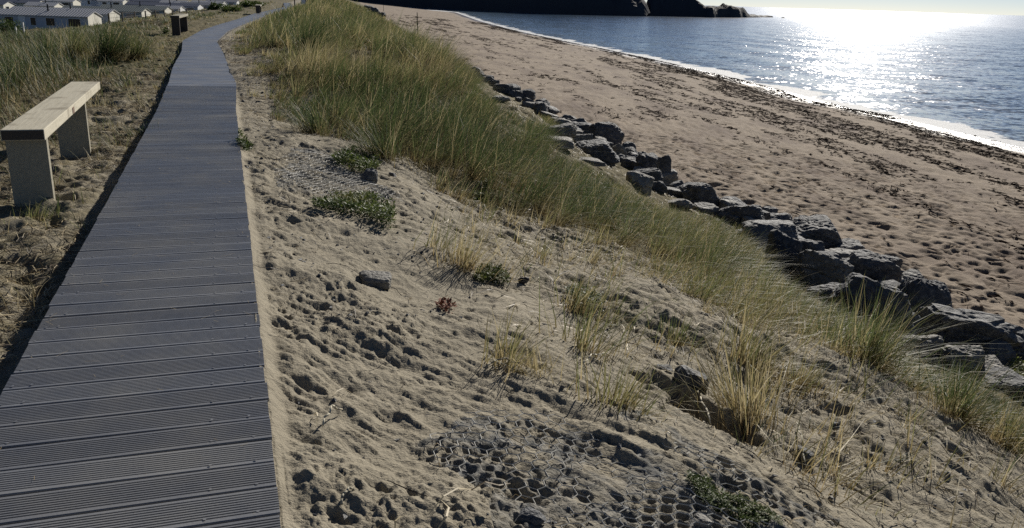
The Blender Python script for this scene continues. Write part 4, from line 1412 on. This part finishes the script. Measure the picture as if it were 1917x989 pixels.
bush(405, 18, 34, 12, 1500, .1, 'dark green scrub bush between the slate roofed caravan and the far bench')
bush(470, 10, 46, 8, 1400, .2, 'low spreading scrub at the top edge above the far bench')
bush(432, 20, 40, 10, 1300, .3, 'olive scrub bush left of the far bench')
bush(14, 60, 60, 22, 2600, .0, 'dark shrub mass in the hollow at the left edge below the nearest long caravan', Z=52)
bush(311, 62, 12, 12, 260, .0, 'little dark shrub on the grass left of the dark bench')

# ------------------------------------------------------------------ headland and islets
def ridge(name, px_top, base_px, depth, seed, kindlab, extra=0):
    """rock mass: photo crest outline turned into heights at the real distance of its waterline"""
    base = np.array([on_plane(*q, SEA_Z)[:2] for q in base_px])
    n = 150; m = 26
    s = np.linspace(0, 1, n)
    seg = np.concatenate([[0], np.cumsum(np.linalg.norm(np.diff(base, axis=0), axis=1))]); seg /= seg[-1]
    bx = np.interp(s, seg, base[:, 0]); by = np.interp(s, seg, base[:, 1])
    bpx = np.interp(s, seg, [q[0] for q in base_px]); bpy_ = np.interp(s, seg, [q[1] for q in base_px])
    tp = np.array(px_top)
    topy = np.interp(bpx, tp[:, 0], tp[:, 1])
    Zd = np.array([depth_of((a, b, SEA_Z)) for a, b in zip(bx, by)])
    H = np.maximum((bpy_ - topy) * Zd / FPX, .3) + extra
    k = np.concatenate([np.linspace(0, 12, 15), np.linspace(16, depth, 11)]) / depth if depth > 100 else np.linspace(0, 1, m)
    KK, SS = np.meshgrid(k, np.arange(n))
    dirx, diry = bx / np.hypot(bx, by), by / np.hypot(bx, by)
    X_ = bx[:, None] + dirx[:, None] * k[None] * depth; Y_ = by[:, None] + diry[:, None] * k[None] * depth
    X_ += 5 * fbm(X_ * .03, Y_ * .05, seed, 3) * 1.0; Y_ += 9 * fbm(X_ * .05 + 9, Y_ * .02, seed + 3, 3)
    prof = np.interp(k * depth, [0, 2, 5, 9, 14, .55 * depth, .8 * depth, depth], [-.15, .4, .72, .92, 1.0, .97, .7, -.1]) if depth > 20 else np.interp(k, [0, .3, .5, 1], [-.1, .8, 1, -.1])
    Hn = H[:, None] * prof[None] * (1 + .32 * fbm(X_ * .05, Y_ * .05, seed + 7, 4) * (k[None] > .02)) + fbm(X_ * .25, Y_ * .2, seed + 9, 3) * np.minimum(H[:, None] * .22, 3.6)
    Z_ = SEA_Z - .3 + Hn
    endf = np.minimum(sstep(0, .02, s), sstep(0, .02, 1 - s)) if depth < 100 else np.ones(n)
    Z_ = np.where(np.ones_like(Z_) > 0, SEA_Z - 1 + (Z_ - SEA_Z + 1) * endf[:, None], Z_)
    Vh = np.stack([X_, Y_, Z_], -1).reshape(-1, 3)
    I, J = np.meshgrid(np.arange(m - 1), np.arange(n - 1))
    Fh = np.stack([J * m + I, (J + 1) * m + I, (J + 1) * m + I + 1, J * m + I + 1], -1).reshape(-1, 4)
    me = np_mesh(name, Vh, Fh, CLIFF, False)
    o = link(name, me)
    return tag(o, kind='structure') if kindlab is None else tag(o, kindlab, 'rock')


ridge('headland', [(300, -60), (690, -60), (900, -70), (1060, -50), (1165, -14), (1190, -2), (1203, 3), (1213, 24)], [(560, 3), (690, 9), (760, 13), (850, 18), (1050, 27), (1213, 31)], 260, 11, None)
ridge('islet', [(1212, 24), (1217, 4), (1232, -16), (1270, -14), (1295, -3), (1306, 4), (1318, 11), (1330, 11), (1340, 14), (1348, 11), (1382, 16), (1390, 24), (1397, 28), (1410, 27), (1420, 29), (1428, 28), (1440, 31)],
      [(1213, 30), (1260, 31), (1330, 33), (1440, 33)], 42, 23, None)
ridge('sea_rock', [(1462, 33), (1467, 31), (1472, 33.5)], [(1461, 34), (1474, 34.5)], 6, 31, 'tiny rock alone in the sea off the tip of the islet')

# ------------------------------------------------------------------ light
SUN_AZ, SUN_EL = R(21.6), R(25)
w = bpy.data.worlds.new("World"); scene.world = w
w.use_nodes = True
nt = w.node_tree
bg = nt.nodes['Background']
sky = nt.nodes.new('ShaderNodeTexSky')
sky.sky_type = 'NISHITA'; sky.sun_disc = False
sky.sun_elevation = SUN_EL; sky.sun_rotation = SUN_AZ
sky.air_density = .45; sky.dust_density = .1; sky.ozone_density = 2.6
nt.links.new(sky.outputs[0], bg.inputs[0]); bg.inputs[1].default_value = .05
sd = bpy.data.lights.new('sun', 'SUN'); sd.energy = 5.0; sd.angle = R(.53); sd.color = (1, .94, .85)
so = bpy.data.objects.new('sun', sd); COL.objects.link(so)
dirv = Vector((math.sin(SUN_AZ) * math.cos(SUN_EL), math.cos(SUN_AZ) * math.cos(SUN_EL), math.sin(SUN_EL)))
so.rotation_euler = dirv.to_track_quat('Z', 'Y').to_euler()
so.location = dirv * 50

vs_ = scene.view_settings
vs_.view_transform = 'Standard'; vs_.look = 'None'; vs_.exposure = .12; vs_.gamma = 1; vs_.use_curve_mapping = False
scene.cycles.use_denoising = False
scene.cycles.max_bounces = 6; scene.cycles.diffuse_bounces = 2; scene.cycles.glossy_bounces = 3; scene.cycles.transmission_bounces = 3
scene.cycles.sample_clamp_indirect = 4
